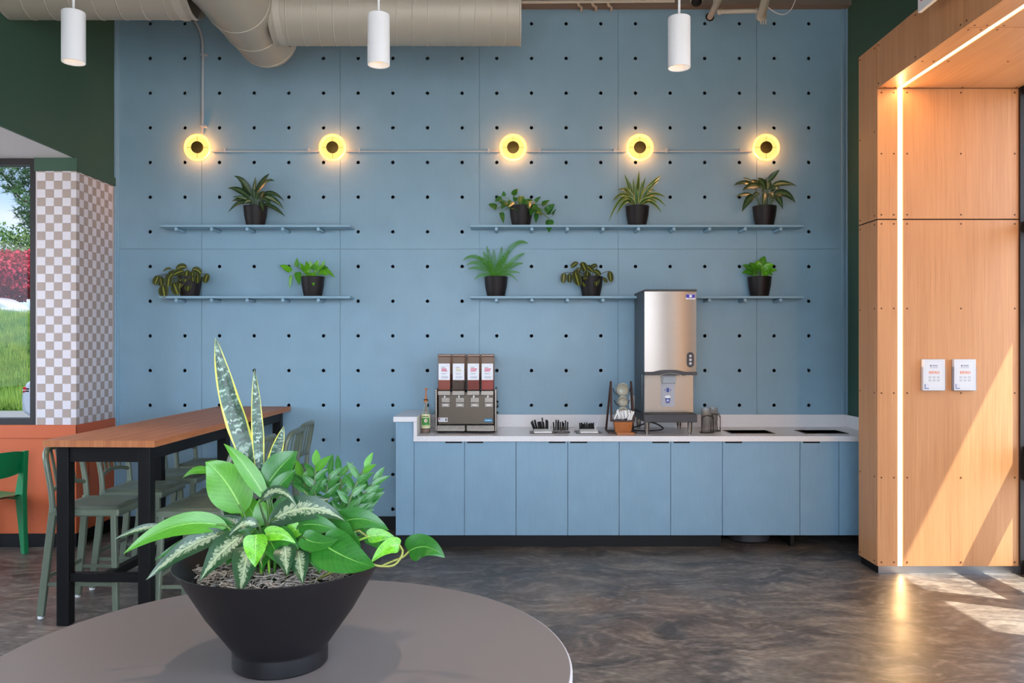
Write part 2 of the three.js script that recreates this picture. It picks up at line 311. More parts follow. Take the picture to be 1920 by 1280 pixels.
// ------------------------------------------------------------------ entry portal of beech panels
{
  const g = 0.004, t = 0.014, portal = tag(thing('entry_portal'), 'beech panelled entry portal framing the doorway, warm light strip let into it', null, null, 'structure');
  const core = mesh('core', join(bx(P.x + t + 0.004, P.out, 0.0, P.soffit + 0.02, P.z0 + 0.01, P.z1 - t - 0.004), bx(P.x + t + 0.004, P.out, 0.0, P.soffit + 0.02, P.z2 + t + 0.004, P.z3 - 0.01), bx(P.x + t + 0.004, P.out + 0.15, P.soffit + t + 0.006, P.top - 0.01, P.z0 + 0.01, P.z3 - 0.01)), M.black, portal);
  const rivG = new THREE.CylinderGeometry(0.0065, 0.0065, 0.003, 10);
  let off = 0;
  // one panel: box, grain axis, and where its fixings stand (points on its face, facing dir)
  const panel = (x0, x1, y0, y1, z0, z1, face, nu, nv, grain = 'y') => {
    off += 0.31;
    const m = mesh('panel', uvBox(rbx(x0, x1, y0, y1, z0, z1, 0.0015), grain, 1, off, off * 0.7), M.beech, portal);
    const e = 0.028, lin = (a, b, n, i) => n === 1 ? (a + b) / 2 : a + e + (b - a - 2 * e) * i / (n - 1);
    for (let i = 0; i < nu; i++) for (let j = 0; j < nv; j++) {
      const r = mesh('rivet', rivG, M.rivet, m);
      if (face === 'x') { r.rotation.z = Math.PI / 2; r.position.set(x0 - 0.0005, lin(y0, y1, nv, j), lin(z0, z1, nu, i)); }
      if (face === 'z') { r.rotation.x = Math.PI / 2; r.position.set(lin(x0, x1, nu, i), lin(y0, y1, nv, j), z1 + 0.0005); }
      if (face === '-z') { r.rotation.x = Math.PI / 2; r.position.set(lin(x0, x1, nu, i), lin(y0, y1, nv, j), z0 - 0.0005); }
      if (face === 'y') { r.position.set(lin(x0, x1, nu, i), y0 - 0.0005, lin(z0, z1, nv, j)); }
    }
  };
  const LED0 = 2.722, LED1 = 2.756, b = 0.052;
  for (const [y0, y1, n] of [[b, P.seam - g, 5], [P.seam + g, P.soffit - g, 3]]) {
    panel(P.x, P.x + t, y0, y1 + (y1 > 3 ? P.top - P.soffit + g : 0), P.z0, P.z1 - t - 0.003, 'x', 2, n);                 // room face, far post
    panel(P.x + 0.001, LED0 - 0.002, y0, y1, P.z1 - t, P.z1, 'z', 2, n);                                                    // reveal, strip before the light
    panel(LED1 + 0.002, P.out, y0, y1, P.z1 - t, P.z1, 'z', 3, n);                                                          // reveal, wide panel
    panel(P.x, P.x + t, y0, y1 + (y1 > 3 ? P.top - P.soffit + g : 0), P.z2 + t + 0.003, P.z3, 'x', 2, n);                   // near post
    panel(P.x + 0.001, LED0 - 0.002, y0, y1, P.z2, P.z2 + t, '-z', 2, n);
    panel(LED1 + 0.002, P.out, y0, y1, P.z2, P.z2 + t, '-z', 3, n);
  }
  panel(P.x + t + 0.002, P.out, b, P.top, P.z0 - 0.004, P.z0 + 0.01, '-z', 1, 1);                                           // back of the far post
  const zs = [P.z1 - t + 0.003, 2.538, 3.72, P.z2 + t - 0.003];
  for (let k = 0; k < 3; k++) {
    panel(P.x, P.x + t, P.soffit - 0.001, P.top, zs[k] + g, zs[k + 1] - g, 'x', 3, 2);                                      // header
    panel(P.x + t + 0.002, LED0 - 0.002, P.soffit, P.soffit + t, zs[k] + g, zs[k + 1] - g, 'y', 2, 3, 'z');                  // soffit, room side
    panel(LED1 + 0.002, P.out, P.soffit, P.soffit + t, zs[k] + g, zs[k + 1] - g, 'y', 3, 3, 'z');                            // soffit, door side
  }
  const ledM = std(srgb(255, 214, 150), 0.6, { emissive: new THREE.Color(1, 0.66, 0.3), emissiveIntensity: 0.45 });
  const zl = P.z1 - 0.006, zn = P.z2 + 0.006;
  mesh('light_strip', bx(LED0, LED1, 0.052, P.soffit + 0.006, zl - 0.006, zl), ledM, portal);
  mesh('light_strip', bx(LED0, LED1, 0.052, P.soffit + 0.006, zn, zn + 0.006), ledM, portal);
  mesh('light_strip', bx(LED0, LED1, P.soffit + 0.004, P.soffit + 0.010, zl, zn), ledM, portal);
  mesh('plinth', join(bx(P.x + 0.012, P.out, 0, 0.05, P.z0 + 0.03, P.z1 - 0.008), bx(P.x + 0.012, P.out, 0, 0.05, P.z2 + 0.008, P.z3 - 0.03)), M.aluminium, portal);
  mesh('plinth', join(bx(P.x + 0.006, P.x + 0.011, 0, 0.05, P.z0 + 0.03, P.z1 - 0.01), bx(P.x + 0.006, P.x + 0.011, 0, 0.05, P.z2 + 0.01, P.z3 - 0.03)), M.black, portal);
  const area = (w, h, pos, look) => { const l = new THREE.RectAreaLight(new THREE.Color(1, 0.6, 0.26), 5.6, w, h); l.position.copy(pos); l.lookAt(look); l.name = 'strip'; scene.add(l); };
  const xm = (LED0 + LED1) / 2;
  area(0.03, P.soffit - 0.06, V(xm, P.soffit / 2, P.z1 + 0.004), V(xm, P.soffit / 2, 9));
  area(0.03, P.soffit - 0.06, V(xm, P.soffit / 2, P.z2 - 0.004), V(xm, P.soffit / 2, -9));
  area(0.03, P.z2 - P.z1 - 0.05, V(xm, P.soffit - 0.004, (P.z1 + P.z2) / 2), V(xm, -9, (P.z1 + P.z2) / 2 + 0.0001));
}
// glazed entrance doors at the outer end of the portal
{
  const d = new THREE.Group(); d.name = 'door_1'; scene.add(d); tag(d, 'bronze framed glazed double doors with side lights', null, null, 'structure');
  const x0 = P.out, x1 = P.out + 0.11, xm = P.out + 0.05, uprights = [[P.z1 - 0.05, P.z1 + 0.02], [2.27, 2.44], [3.05, 3.19], [3.23, 3.37], [3.97, 4.14], [P.z2 - 0.02, P.z2 + 0.05]];
  for (const [a, b] of uprights) mesh('stile', bx(x0, x1, 0, P.soffit + 0.02, a, b), M.bronze, d);
  for (const [a, b] of [[0, 0.1], [0.66, 0.9], [2.4, 2.48], [P.soffit - 0.05, P.soffit + 0.1]]) for (let k = 0; k < 5; k++) if (k !== 2) mesh('rail', bx(x0 + 0.02, x1 - 0.02, a, b, uprights[k][1], uprights[k + 1][0]), M.bronze, d);
  for (let k = 0; k < 5; k++) if (k !== 2) for (const [a, b] of [[0.1, 0.66], [0.9, 2.4], [2.48, P.soffit - 0.05]]) mesh('pane', new THREE.PlaneGeometry(uprights[k + 1][0] - uprights[k][1], b - a).rotateY(-Math.PI / 2).translate(xm, (a + b) / 2, (uprights[k][1] + uprights[k + 1][0]) / 2), M.doorGlass, d);
  struct('canopy', join(bx(x1, 4.55, 3.66, 3.92, 0.2, 5.45), bx(x1 - 0.02, x1 + 0.1, 3.42, 3.92, 0.2, 5.45)), M.white, 'flat canopy over the entrance outside');
  struct('wall_entry', join(bx(RX + 0.2, P.out + 0.11, P.top - 0.02, CEIL, 0.9, 5.45), bx(RX + 0.2, P.out + 0.11, -0.1, CEIL, 0.9, P.z0 - 0.01), bx(RX + 0.2, P.out + 0.11, -0.1, CEIL, P.z3 + 0.01, 5.45)), M.green, 'dark outer wall round the entrance');
}
// ------------------------------------------------------------------ service counter
const CT = 0.89, CZ = 0.70;                                   // worktop height, front of the doors
const cx = (px) => (px - 960) / (FOCAL / (EYE_Z - CZ));        // counter x of a column of the photograph
const DOORS = [776, 871, 967.5, 1064.5, 1161, 1257.5, 1354.5, 1500, 1573].map(cx);
function cabinet(label, i0, i1, handles, toe = true) {
  const x0 = DOORS[i0], x1 = DOORS[i1], c = thing('base_cabinet', label, 'cabinet', [0, 0, 0], 0, 'base cabinets under the counter');
  mesh('body', bx(x0 + 0.001, x1 - 0.001, 0.1, CT - 0.043, 0.015, CZ - 0.021), M.blueDoor, c);
  for (let i = i0; i < i1; i++) {
    const d = mesh('door', uvBox(rbx(DOORS[i] + 0.0018, DOORS[i + 1] - 0.0018, 0.1, CT - 0.047, CZ - 0.02, CZ, 0.0012), 'y', 1, i * 0.29, 0), M.blueDoor, c);
    const h = handles[i - i0]; if (h) mesh('handle', join(bx(cx(h[0]), cx(h[1]), CT - 0.0505, CT - 0.0455, CZ - 0.012, CZ + 0.007), bx(cx(h[0]), cx(h[1]), CT - 0.058, CT - 0.0505, CZ + 0.0005, CZ + 0.003)), M.black, d);
  }
  if (toe) mesh('toe_kick', bx(x0, x1, 0, 0.098, CZ - 0.06, CZ - 0.045), M.black, c);
  return c;
}
cabinet('blue two-door base cabinet below the juice dispenser', 0, 2, [[835, 866], [876, 906]]);
cabinet('blue two-door base cabinet below the cutlery trays', 2, 4, [[1029, 1060], [1069, 1101]]);
cabinet('blue two-door base cabinet below the ice machine', 4, 6, [[1223, 1254], [1263, 1293]]);
const waste = cabinet('blue waste cabinet under the two worktop openings, open at the floor', 6, 8, [[1360, 1391], [1506, 1537]], false);
waste.children[0].geometry = join(bx(DOORS[6], DOORS[8], 0.1, CT - 0.043, 0.015, 0.03), bx(DOORS[6], DOORS[6] + 0.018, 0.1, CT - 0.043, 0.03, CZ - 0.021), bx(DOORS[8] - 0.018, DOORS[8], 0.1, CT - 0.043, 0.03, CZ - 0.021));
mesh('divider', bx(cx(1486), cx(1493), 0, CT - 0.043, 0.05, CZ - 0.05), M.black, waste);
mesh('filler', rbx(DOORS[8] + 0.002, RX - 0.002, 0.1, CT - 0.047, CZ - 0.02, CZ, 0.0012), M.blueDoor, waste);
function wasteBin(x, label) {
  const b = thing('waste_bin', label, 'waste bin', [x, 0, 0.42], 0, 'bins inside the waste cabinet');
  mesh('bucket', lathe([[0, 0.004], [0.15, 0.004], [0.165, 0.02], [0.19, 0.6], [0.2, 0.61], [0.2, 0.63], [0.185, 0.63], [0.16, 0.03], [0, 0.02]], 32), M.greyPlastic, b);
  mesh('rim', new THREE.TorusGeometry(0.195, 0.008, 8, 32).rotateX(Math.PI / 2).translate(0, 0.625, 0), M.black, b);
}
wasteBin(1.96, 'grey waste bin on the floor under the wider worktop opening');
{ // end wall of the counter with its white cap
  const x0 = cx(742), e = thing('counter_end', 'raised blue end panel of the counter with white stone cap', 'end panel');
  mesh('panel', uvBox(rbx(x0, DOORS[0] - 0.001, 0.1, 1.002, 0.001, CZ, 0.0015), 'y'), M.blueDoor, e);
  mesh('cap', rbx(x0 - 0.016, DOORS[0] + 0.028, 1.002, 1.043, 0.001, CZ + 0.03, 0.003), M.quartz, e);
  mesh('toe_kick', bx(x0, DOORS[0], 0, 0.098, 0.02, CZ - 0.045), M.black, e);
}
{ // worktop with two waste openings
  const x0 = DOORS[0] + 0.0005, x1 = RX - 0.003, sh = new THREE.Shape();
  sh.moveTo(x0, 0.002); sh.lineTo(x1, 0.002); sh.lineTo(x1, CZ + 0.03); sh.lineTo(x0, CZ + 0.03);
  for (const [a, b] of [[1.79, 2.13], [2.395, 2.725]]) { const h = new THREE.Path(); h.moveTo(a, 0.3); h.lineTo(a, 0.53); h.lineTo(b, 0.53); h.lineTo(b, 0.3); sh.holes.push(h); }
  const t = thing('worktop', 'white quartz worktop running along the blue wall', 'worktop');
  mesh('slab', new THREE.ExtrudeGeometry(sh, { depth: 0.042, bevelEnabled: false }).rotateX(Math.PI / 2).translate(0, CT, 0), M.quartz, t);
  mesh('backsplash', rbx(x0 + 0.02, x1, CT, 1.0, 0.002, 0.02, 0.002), M.quartz, t);
  mesh('side_splash', rbx(x1 - 0.02, x1, CT, 1.0, 0.02, CZ - 0.02, 0.002), M.quartz, t);
  mesh('side_upstand', rbx(x0, x0 + 0.027, CT, 1.0015, 0.002, CZ + 0.03, 0.002), M.quartz, t);
  for (const [a, b] of [[1.79, 2.13], [2.395, 2.725]]) {
    const r = 0.012;
    mesh('chute', join(bx(a - r, a, CT - 0.12, CT + 0.003, 0.3 - r, 0.53 + r), bx(b, b + r, CT - 0.12, CT + 0.003, 0.3 - r, 0.53 + r), bx(a, b, CT - 0.12, CT + 0.003, 0.3 - r, 0.3), bx(a, b, CT - 0.12, CT + 0.003, 0.53, 0.53 + r)), M.steelDark, t);
  }
}
// ------------------------------------------------------------------ juice dispenser
const flat = (w, h, tex, rough = 0.6) => [new THREE.PlaneGeometry(w, h), std(0xffffff, rough, { map: tex })];
{
  const Z = 0.52, sx = (px) => at(px, 700, Z).x, sy = (py) => at(900, py, Z).y;
  const x0 = sx(815.5), x1 = sx(931), d = thing('juice_dispenser', 'stainless four-bowl juice dispenser with labelled amber and red bowls', 'juice dispenser');
  mesh('body', join(rbx(x0 + 0.02, x1 - 0.02, 0.955, 1.225, 0.12, Z - 0.06, 0.006, 2), bx(x0 + 0.02, x1 - 0.02, 0.90, 0.955, 0.12, Z - 0.14)), M.steelDark, d);
  for (const [a, b] of [[x0, x0 + 0.016], [x1 - 0.016, x1]]) mesh('side_panel', rbx(a, b, 0.905, 1.25, 0.1, Z - 0.02, 0.004), M.steel, d);
  for (const fx of [x0 + 0.03, x1 - 0.03]) for (const fz of [0.14, Z - 0.06]) mesh('foot', cyl(0.014, 0.014, 0.022, fx, CT, fz, 12), M.black, d);
  const xm = (x0 + x1) / 2;
  for (const [a, b] of [[x0 + 0.015, xm - 0.006], [xm + 0.006, x1 - 0.018]]) {
    const tray = mesh('drip_tray', join(rbx(a, b, 0.905, 0.955, Z - 0.06, Z + 0.0, 0.004), bx(a, b, 0.905, 0.91, Z - 0.14, Z - 0.06)), M.steel, d);
    const slots = []; for (let k = 0; k < 14; k++) { const s = a + 0.012 + (b - a - 0.024) * k / 13; slots.push(bx(s - 0.004, s + 0.004, 0.955, 0.960, Z - 0.058, Z - 0.004)); }
    mesh('grille', join(slots), M.black, tray);
  }
  const ink = ['#c8335c', '#cfc79a', '#d23a5e', '#d23a5e'];
  const juice = [srgb(150, 50, 14), srgb(40, 22, 18), srgb(124, 12, 18), srgb(166, 8, 14)], fill = [0.55, 0.3, 0.6, 0.6];
  [[820, 844], [847, 871], [875, 899], [901.5, 925.5]].forEach(([p0, p1], i) => {
    const a = sx(p0), b = sx(p1), zf = Z - 0.05, zb = Z - 0.36, bowl = mesh('bowl', rbx(a, b, 1.235, 1.515, zb, zf, 0.008, 2), phy(srgb(238, 206, 182), 0.15, { transmission: 0.94, thickness: 0, specularIntensity: 0.35 }), d);
    mesh('juice', rbx(a + 0.005, b - 0.005, 1.24, 1.24 + 0.28 * fill[i] * 0.8, zb + 0.005, zf - 0.005, 0.004), phy(juice[i], 0.4, { specularIntensity: 0.3 }), bowl);
    mesh('lid', rbx(a - 0.003, b + 0.003, 1.515, 1.534, zb - 0.003, zf + 0.003, 0.006, 2), phy(srgb(176, 134, 108), 0.2, { transmission: 0.5, thickness: 0 }), bowl);
    const w = (b - a) * 0.9, [lg, lm] = flat(w, 0.135, canvasTex(128, 192, (g, W, H) => {
      g.fillStyle = '#f1f1f4'; g.fillRect(0, 0, W, H);
      g.strokeStyle = '#c4cbd4'; g.lineWidth = 2; g.beginPath(); g.arc(100, 20, 11, 0, 7); g.stroke(); g.beginPath(); g.arc(20, 22, 9, 3, 5.5); g.stroke();
      g.fillStyle = '#333'; g.fillRect(32, 42, 44, 5);                                   // too small to read in the photograph: set as lines
      g.fillStyle = ink[i]; g.fillRect(32, 58, 56 + (i > 1 ? 16 : 0), 12); g.fillRect(32, 78, 66 - (i > 1 ? 4 : 0), 12);
      g.fillStyle = '#9aa3ad'; for (const [y, l] of [[112, 66], [120, 50], [150, 76], [158, 70], [166, 74]]) g.fillRect(32, y, l, 4);
    }), 0.5);
    mesh('label', lg.translate((a + b) / 2, 1.39, zf + 0.0012), lm, bowl);
    mesh('valve', rbx(a, b, 1.196, 1.236, Z - 0.1, Z - 0.03, 0.004), M.steel, d);
    mesh('nozzle', cyl(0.005, 0.008, 0.022, (a + b) / 2 + 0.004, 1.176, Z - 0.045, 10), M.ivory, d);
    const pd = mesh('paddle', join(rbx(a + 0.03, b - 0.006, 1.137, 1.178, Z - 0.056, Z - 0.048, 0.002), rbx(a + 0.03, b - 0.006, 1.1, 1.133, Z - 0.056, Z - 0.044, 0.002)), M.steel, d);
    mesh('mark', bx(a + 0.046, b - 0.022, 1.113, 1.12, Z - 0.044, Z - 0.0435), M.ivory, pd);
  });
  mesh('stirrer', rod(V(sx(864), 1.24, Z - 0.062), V(sx(864), 1.31, Z - 0.062), 0.007), std(srgb(240, 110, 30), 0.4), d);
  { const [g, m] = flat(0.078, 0.034, canvasTex(192, 84, (c, W, H) => { c.fillStyle = '#eee'; c.fillRect(0, 0, W, H); c.fillStyle = '#a82a44'; c.fillRect(12, 10, 30, 30); c.fillStyle = '#8d96b5'; c.fillRect(52, 14, 70, 8); c.fillRect(12, 52, 110, 8); c.fillRect(52, 32, 70, 6); c.fillStyle = '#777'; c.fillRect(138, 14, 44, 54); })); mesh('sticker', g.translate(x0 + 0.06, 0.995, Z - 0.0588), m, d); }
  { const [g, m] = flat(0.066, 0.026, canvasTex(192, 76, (c, W, H) => { c.fillStyle = '#1388b4'; c.fillRect(0, 0, W, H); c.fillStyle = '#eef8ff'; c.font = 'bold 44px sans-serif'; c.textAlign = 'center'; c.fillText('Crathco', W / 2, 53); })); mesh('badge', g.translate(x1 - 0.068, 0.99, Z - 0.0588), m, d); }
  for (const ky of [1.14, 1.1, 1.05]) mesh('knob', new THREE.CylinderGeometry(0.009, 0.009, 0.014, 12).rotateZ(Math.PI / 2).translate(x1 + 0.006, ky, Z - 0.1), M.black, d);
  tag(mesh('power_cable', tube([V(x0 + 0.24, CT + 0.006, Z - 0.02), V(x0 + 0.32, CT + 0.007, Z - 0.005), V(x0 + 0.4, CT + 0.006, Z - 0.0), V(x0 + 0.47, CT + 0.008, Z - 0.03), V(x0 + 0.49, CT + 0.008, Z - 0.2), V(x0 + 0.48, CT + 0.008, 0.08)], 0.005, 30, 6), M.cable), 'black cable lying in front of the juice dispenser', 'cable');
}
{ // syrup bottle with pump
  const p = at(798.5, 810, 0.5), b = thing('syrup_bottle', 'clear syrup bottle with amber pump and green label beside the dispenser', 'bottle', [p.x, CT, 0.5]);
  mesh('bottle', lathe([[0, 0.001], [0.034, 0.001], [0.037, 0.006], [0.037, 0.165], [0.034, 0.185], [0.016, 0.215], [0.014, 0.24], [0.016, 0.245], [0.016, 0.255]], 28), phy(srgb(236, 240, 234), 0.05, { transmission: 0.92, thickness: 0 }), b);
  mesh('syrup', lathe([[0, 0.004], [0.034, 0.004], [0.0345, 0.035], [0, 0.035]], 24), phy(srgb(150, 84, 24), 0.1, { transmission: 0.4, thickness: 0 }), b);
  mesh('label', new THREE.CylinderGeometry(0.0376, 0.0376, 0.115, 24, 1, true, -1.3, 2.6).translate(0, 0.1, 0), std(0xffffff, 0.6, { side: THREE.DoubleSide, map: canvasTex(128, 160, (g, W, H) => {
    g.fillStyle = '#d9d8a8'; g.fillRect(0, 0, W, H); g.fillStyle = '#3a4a24'; g.fillRect(28, 22, 72, 9);
    g.fillStyle = '#4f9a48'; g.fillRect(18, 42, 92, 84); g.fillStyle = '#2c7434'; for (let k = 0; k < 9; k++) { g.beginPath(); g.ellipse(22 + k * 11, 60 + (k * 37) % 60, 14, 6, k, 0, 7); g.fill(); }
    g.fillStyle = '#e8d9c4'; g.beginPath(); g.arc(68, 74, 18, 0, 7); g.fill(); g.fillStyle = '#c96a4a'; g.beginPath(); g.arc(70, 74, 7, 0, 7); g.fill();
    g.fillStyle = '#b8a98a'; g.fillRect(24, 134, 80, 6);
  }) }), b);
  const amber = std(srgb(176, 96, 28), 0.35);
  mesh('pump', join(cyl(0.017, 0.017, 0.02, 0, 0.255, 0, 18), cyl(0.011, 0.007, 0.035, 0, 0.275, 0, 14), cyl(0.0055, 0.0055, 0.06, 0, 0.3, 0, 10), rbx(-0.01, 0.016, 0.355, 0.367, -0.008, 0.008, 0.003)), amber, b);
  mesh('collar', new THREE.TorusGeometry(0.016, 0.004, 8, 20).rotateX(Math.PI / 2).translate(0, 0.272, 0), M.black, b);
  mesh('dip_tube', cyl(0.004, 0.004, 0.24, 0, 0.01, 0, 8), amber, b);
}
// ------------------------------------------------------------------ ice machine
{
  const F = 0.635, sx = (px, z = F) => at(px, 700, z).x, x0 = sx(1209), x1 = sx(1306.4), zb = 0.075, m = thing('ice_machine', 'tall stainless countertop ice dispenser with dark side panels', 'ice machine');
  const yb = 1.395, yt = 2.04, curve = (n = 20, y0, y1, xa, xb, zf, sag) => { const s = new THREE.Shape(); s.moveTo(xa, zf - 0.05); for (let i = 0; i <= n; i++) { const u = i / n; s.lineTo(xa + (xb - xa) * u, zf - sag * (2 * u - 1) ** 2); } s.lineTo(xb, zf - 0.05); return new THREE.ExtrudeGeometry(s, { depth: y1 - y0, bevelEnabled: false, curveSegments: 1 }).rotateX(Math.PI / 2).translate(0, y1, 0); };
  const steel = phy(srgb(136, 127, 119), 0.27, { metalness: 1 });
  mesh('side_panel', bx(x0 + 0.002, x0 + 0.006, 1.06, yt, zb, F - 0.05), std(srgb(86, 90, 96), 0.45, { metalness: 0.6 }), m);
  mesh('cabinet', bx(x0 + 0.006, x1 - 0.002, yb, yt, zb, F - 0.045), M.greyPlastic, m);
  const door = mesh('front_panel', toCreasedNormals(curve(20, yb, yt, x0, x1, F, 0.014), 0.5), steel, m);
  mesh('top_cap', rbx(x0 - 0.001, x1 + 0.001, yt, yt + 0.016, zb, F + 0.002, 0.004), M.greyPlastic, m);
  const lip = new THREE.Shape(), n = 24; lip.moveTo(x0 - 0.002, 1.368);
  lip.lineTo(x1 + 0.002, 1.368); lip.lineTo(x1 + 0.002, yb);
  for (let i = n; i >= 0; i--) { const u = i / n, k = cl(1 - ((u - 0.47) / 0.33) ** 2); lip.lineTo(x0 + (x1 - x0) * u, yb + 0.016 * k * k * (3 - 2 * k)); }
  mesh('lip', new THREE.ExtrudeGeometry(lip, { depth: 0.05, bevelEnabled: false }).translate(0, 0, F - 0.045), M.greyPlastic, m);
  { const pts = []; for (let i = 0; i <= 14; i++) { const u = i / 14; pts.push(V(x0 + (x1 - x0) * (0.3 + 0.4 * u), 1.369 + 0.014 * Math.sin(Math.PI * u), F + 0.006)); } mesh('lip_trim', tube(pts, 0.002, 24, 6), M.aluminium, m); }
  const R = 0.49, a0 = sx(1203.7, R), a1 = sx(1300.3, R);
  mesh('lower_cabinet', join(bx(a0 + 0.002, a1 - 0.002, 1.056, 1.37, zb, R - 0.012)), M.greyPlastic, m);
  const low = mesh('lower_panel', uvBox(rbx(a0, a1, 1.056, 1.37, R - 0.012, R, 0.003), 'y'), steel, m);
  mesh('chute', join(rbx(sx(1240, R), sx(1266, R), 1.296, 1.37, R + 0.003, R + 0.05, 0.012, 2)), phy(srgb(225, 228, 232), 0.12, { transmission: 0.6, thickness: 0 }), m);
  mesh('light', bx(sx(1285, R), sx(1294, R), 1.362, 1.368, R + 0.02, R + 0.06), M.ivory, m);
  const snow = (c, x, y, r, col) => { c.strokeStyle = col; c.lineWidth = r * 0.42; for (let k = 0; k < 3; k++) { const t = k * Math.PI / 3 + Math.PI / 2; c.beginPath(); c.moveTo(x - Math.cos(t) * r, y - Math.sin(t) * r); c.lineTo(x + Math.cos(t) * r, y + Math.sin(t) * r); c.stroke(); } };
  { const [g, mt] = flat(0.113, 0.19, canvasTex(160, 270, (c, W, H) => {
    c.fillStyle = '#aeaeb6'; c.fillRect(0, 0, W, H); c.fillStyle = '#26418e';
    c.fillRect(64, 52, 32, 50); c.beginPath(); c.moveTo(44, 62); c.lineTo(56, 77); c.lineTo(44, 92); c.fill(); c.beginPath(); c.moveTo(116, 62); c.lineTo(104, 77); c.lineTo(116, 92); c.fill();
    c.beginPath(); c.moveTo(50, 170); c.lineTo(110, 170); c.lineTo(100, 228); c.lineTo(60, 228); c.fill();
    c.fillStyle = '#eef0f6'; c.beginPath(); c.ellipse(80, 155, 34, 17, 0, 0, 7); c.fill(); snow(c, 80, 198, 16, '#cfd8f6');
  }), 0.4); mesh('sticker', g.translate((sx(1239, R) + sx(1265, R)) / 2, 1.2, R + 0.0012), mt, low); }
  { const [g, mt] = flat(0.078, 0.044, canvasTex(192, 108, (c, W, H) => { c.fillStyle = '#efe9ea'; c.fillRect(0, 0, W, H); c.fillStyle = '#2a24a8'; c.beginPath(); c.moveTo(4, 6); c.lineTo(188, 6); c.lineTo(188, 70); c.quadraticCurveTo(96, 90, 4, 70); c.fill(); snow(c, 96, 42, 34, '#f4f2fa'); c.fillStyle = '#8a8790'; c.fillRect(46, 94, 104, 6); }), 0.35); mesh('badge', g.rotateY(0.11).translate(x1 - 0.048, 1.997, F - 0.0062), mt, door); }
  { const s = new THREE.Shape(); const bw = 0.027, by = 0.032; s.absarc(0, by, bw, 0, Math.PI, false); s.absarc(0, -by, bw, Math.PI, Math.PI * 2, false);
    const b = mesh('button_panel', new THREE.ExtrudeGeometry(s, { depth: 0.006, bevelEnabled: true, bevelSize: 0.002, bevelThickness: 0.002, bevelSegments: 2, curveSegments: 10 }).rotateY(0.09).translate(x1 - 0.05, 1.492, F - 0.0115), M.greyPlastic, m);
    for (const dy of [0.03, 0, -0.03]) mesh('button', new THREE.CylinderGeometry(0.011, 0.011, 0.003, 14).rotateX(Math.PI / 2).translate(x1 - 0.05, 1.492 + dy, F - 0.002), std(srgb(196, 190, 196), 0.5), b); }
  mesh('drip_tray', join(rbx(x0 - 0.006, x1 + 0.004, 0.99, 1.054, zb, F + 0.0, 0.005), bx(x0 + 0.03, x1 - 0.03, 1.054, 1.058, R + 0.01, F - 0.012)), M.greyPlastic, m);
  for (const lx of [x0 + 0.025, x1 - 0.045]) for (const lz of [F - 0.05, zb + 0.08]) mesh('leg', join(cyl(0.018, 0.02, 0.085, lx, CT + 0.02, lz, 18), cyl(0.014, 0.014, 0.022, lx, CT, lz, 14)), M.steel, m);
  tag(mesh('power_cable', tube([V(x0 - 0.1, CT + 0.25, 0.02), V(x0 - 0.08, CT + 0.1, 0.05), V(x0 - 0.03, CT + 0.02, 0.2), V(x0 + 0.1, CT + 0.07, 0.3), V(x0 + 0.2, CT + 0.02, 0.36), V(x0 + 0.05, CT + 0.008, 0.4), V(x0 - 0.08, CT + 0.008, 0.34)], 0.006, 40, 6), M.cable), 'black cable looping under the ice machine', 'cable');
}
tag(mesh('wall_socket', join(rbx(1.03, 1.1, 1.05, 1.165, 0, 0.006, 0.002), bx(1.05, 1.08, 1.08, 1.1, 0.006, 0.008), bx(1.05, 1.08, 1.115, 1.135, 0.006, 0.008)), M.ivory), 'white wall socket behind the lid rack', 'socket');
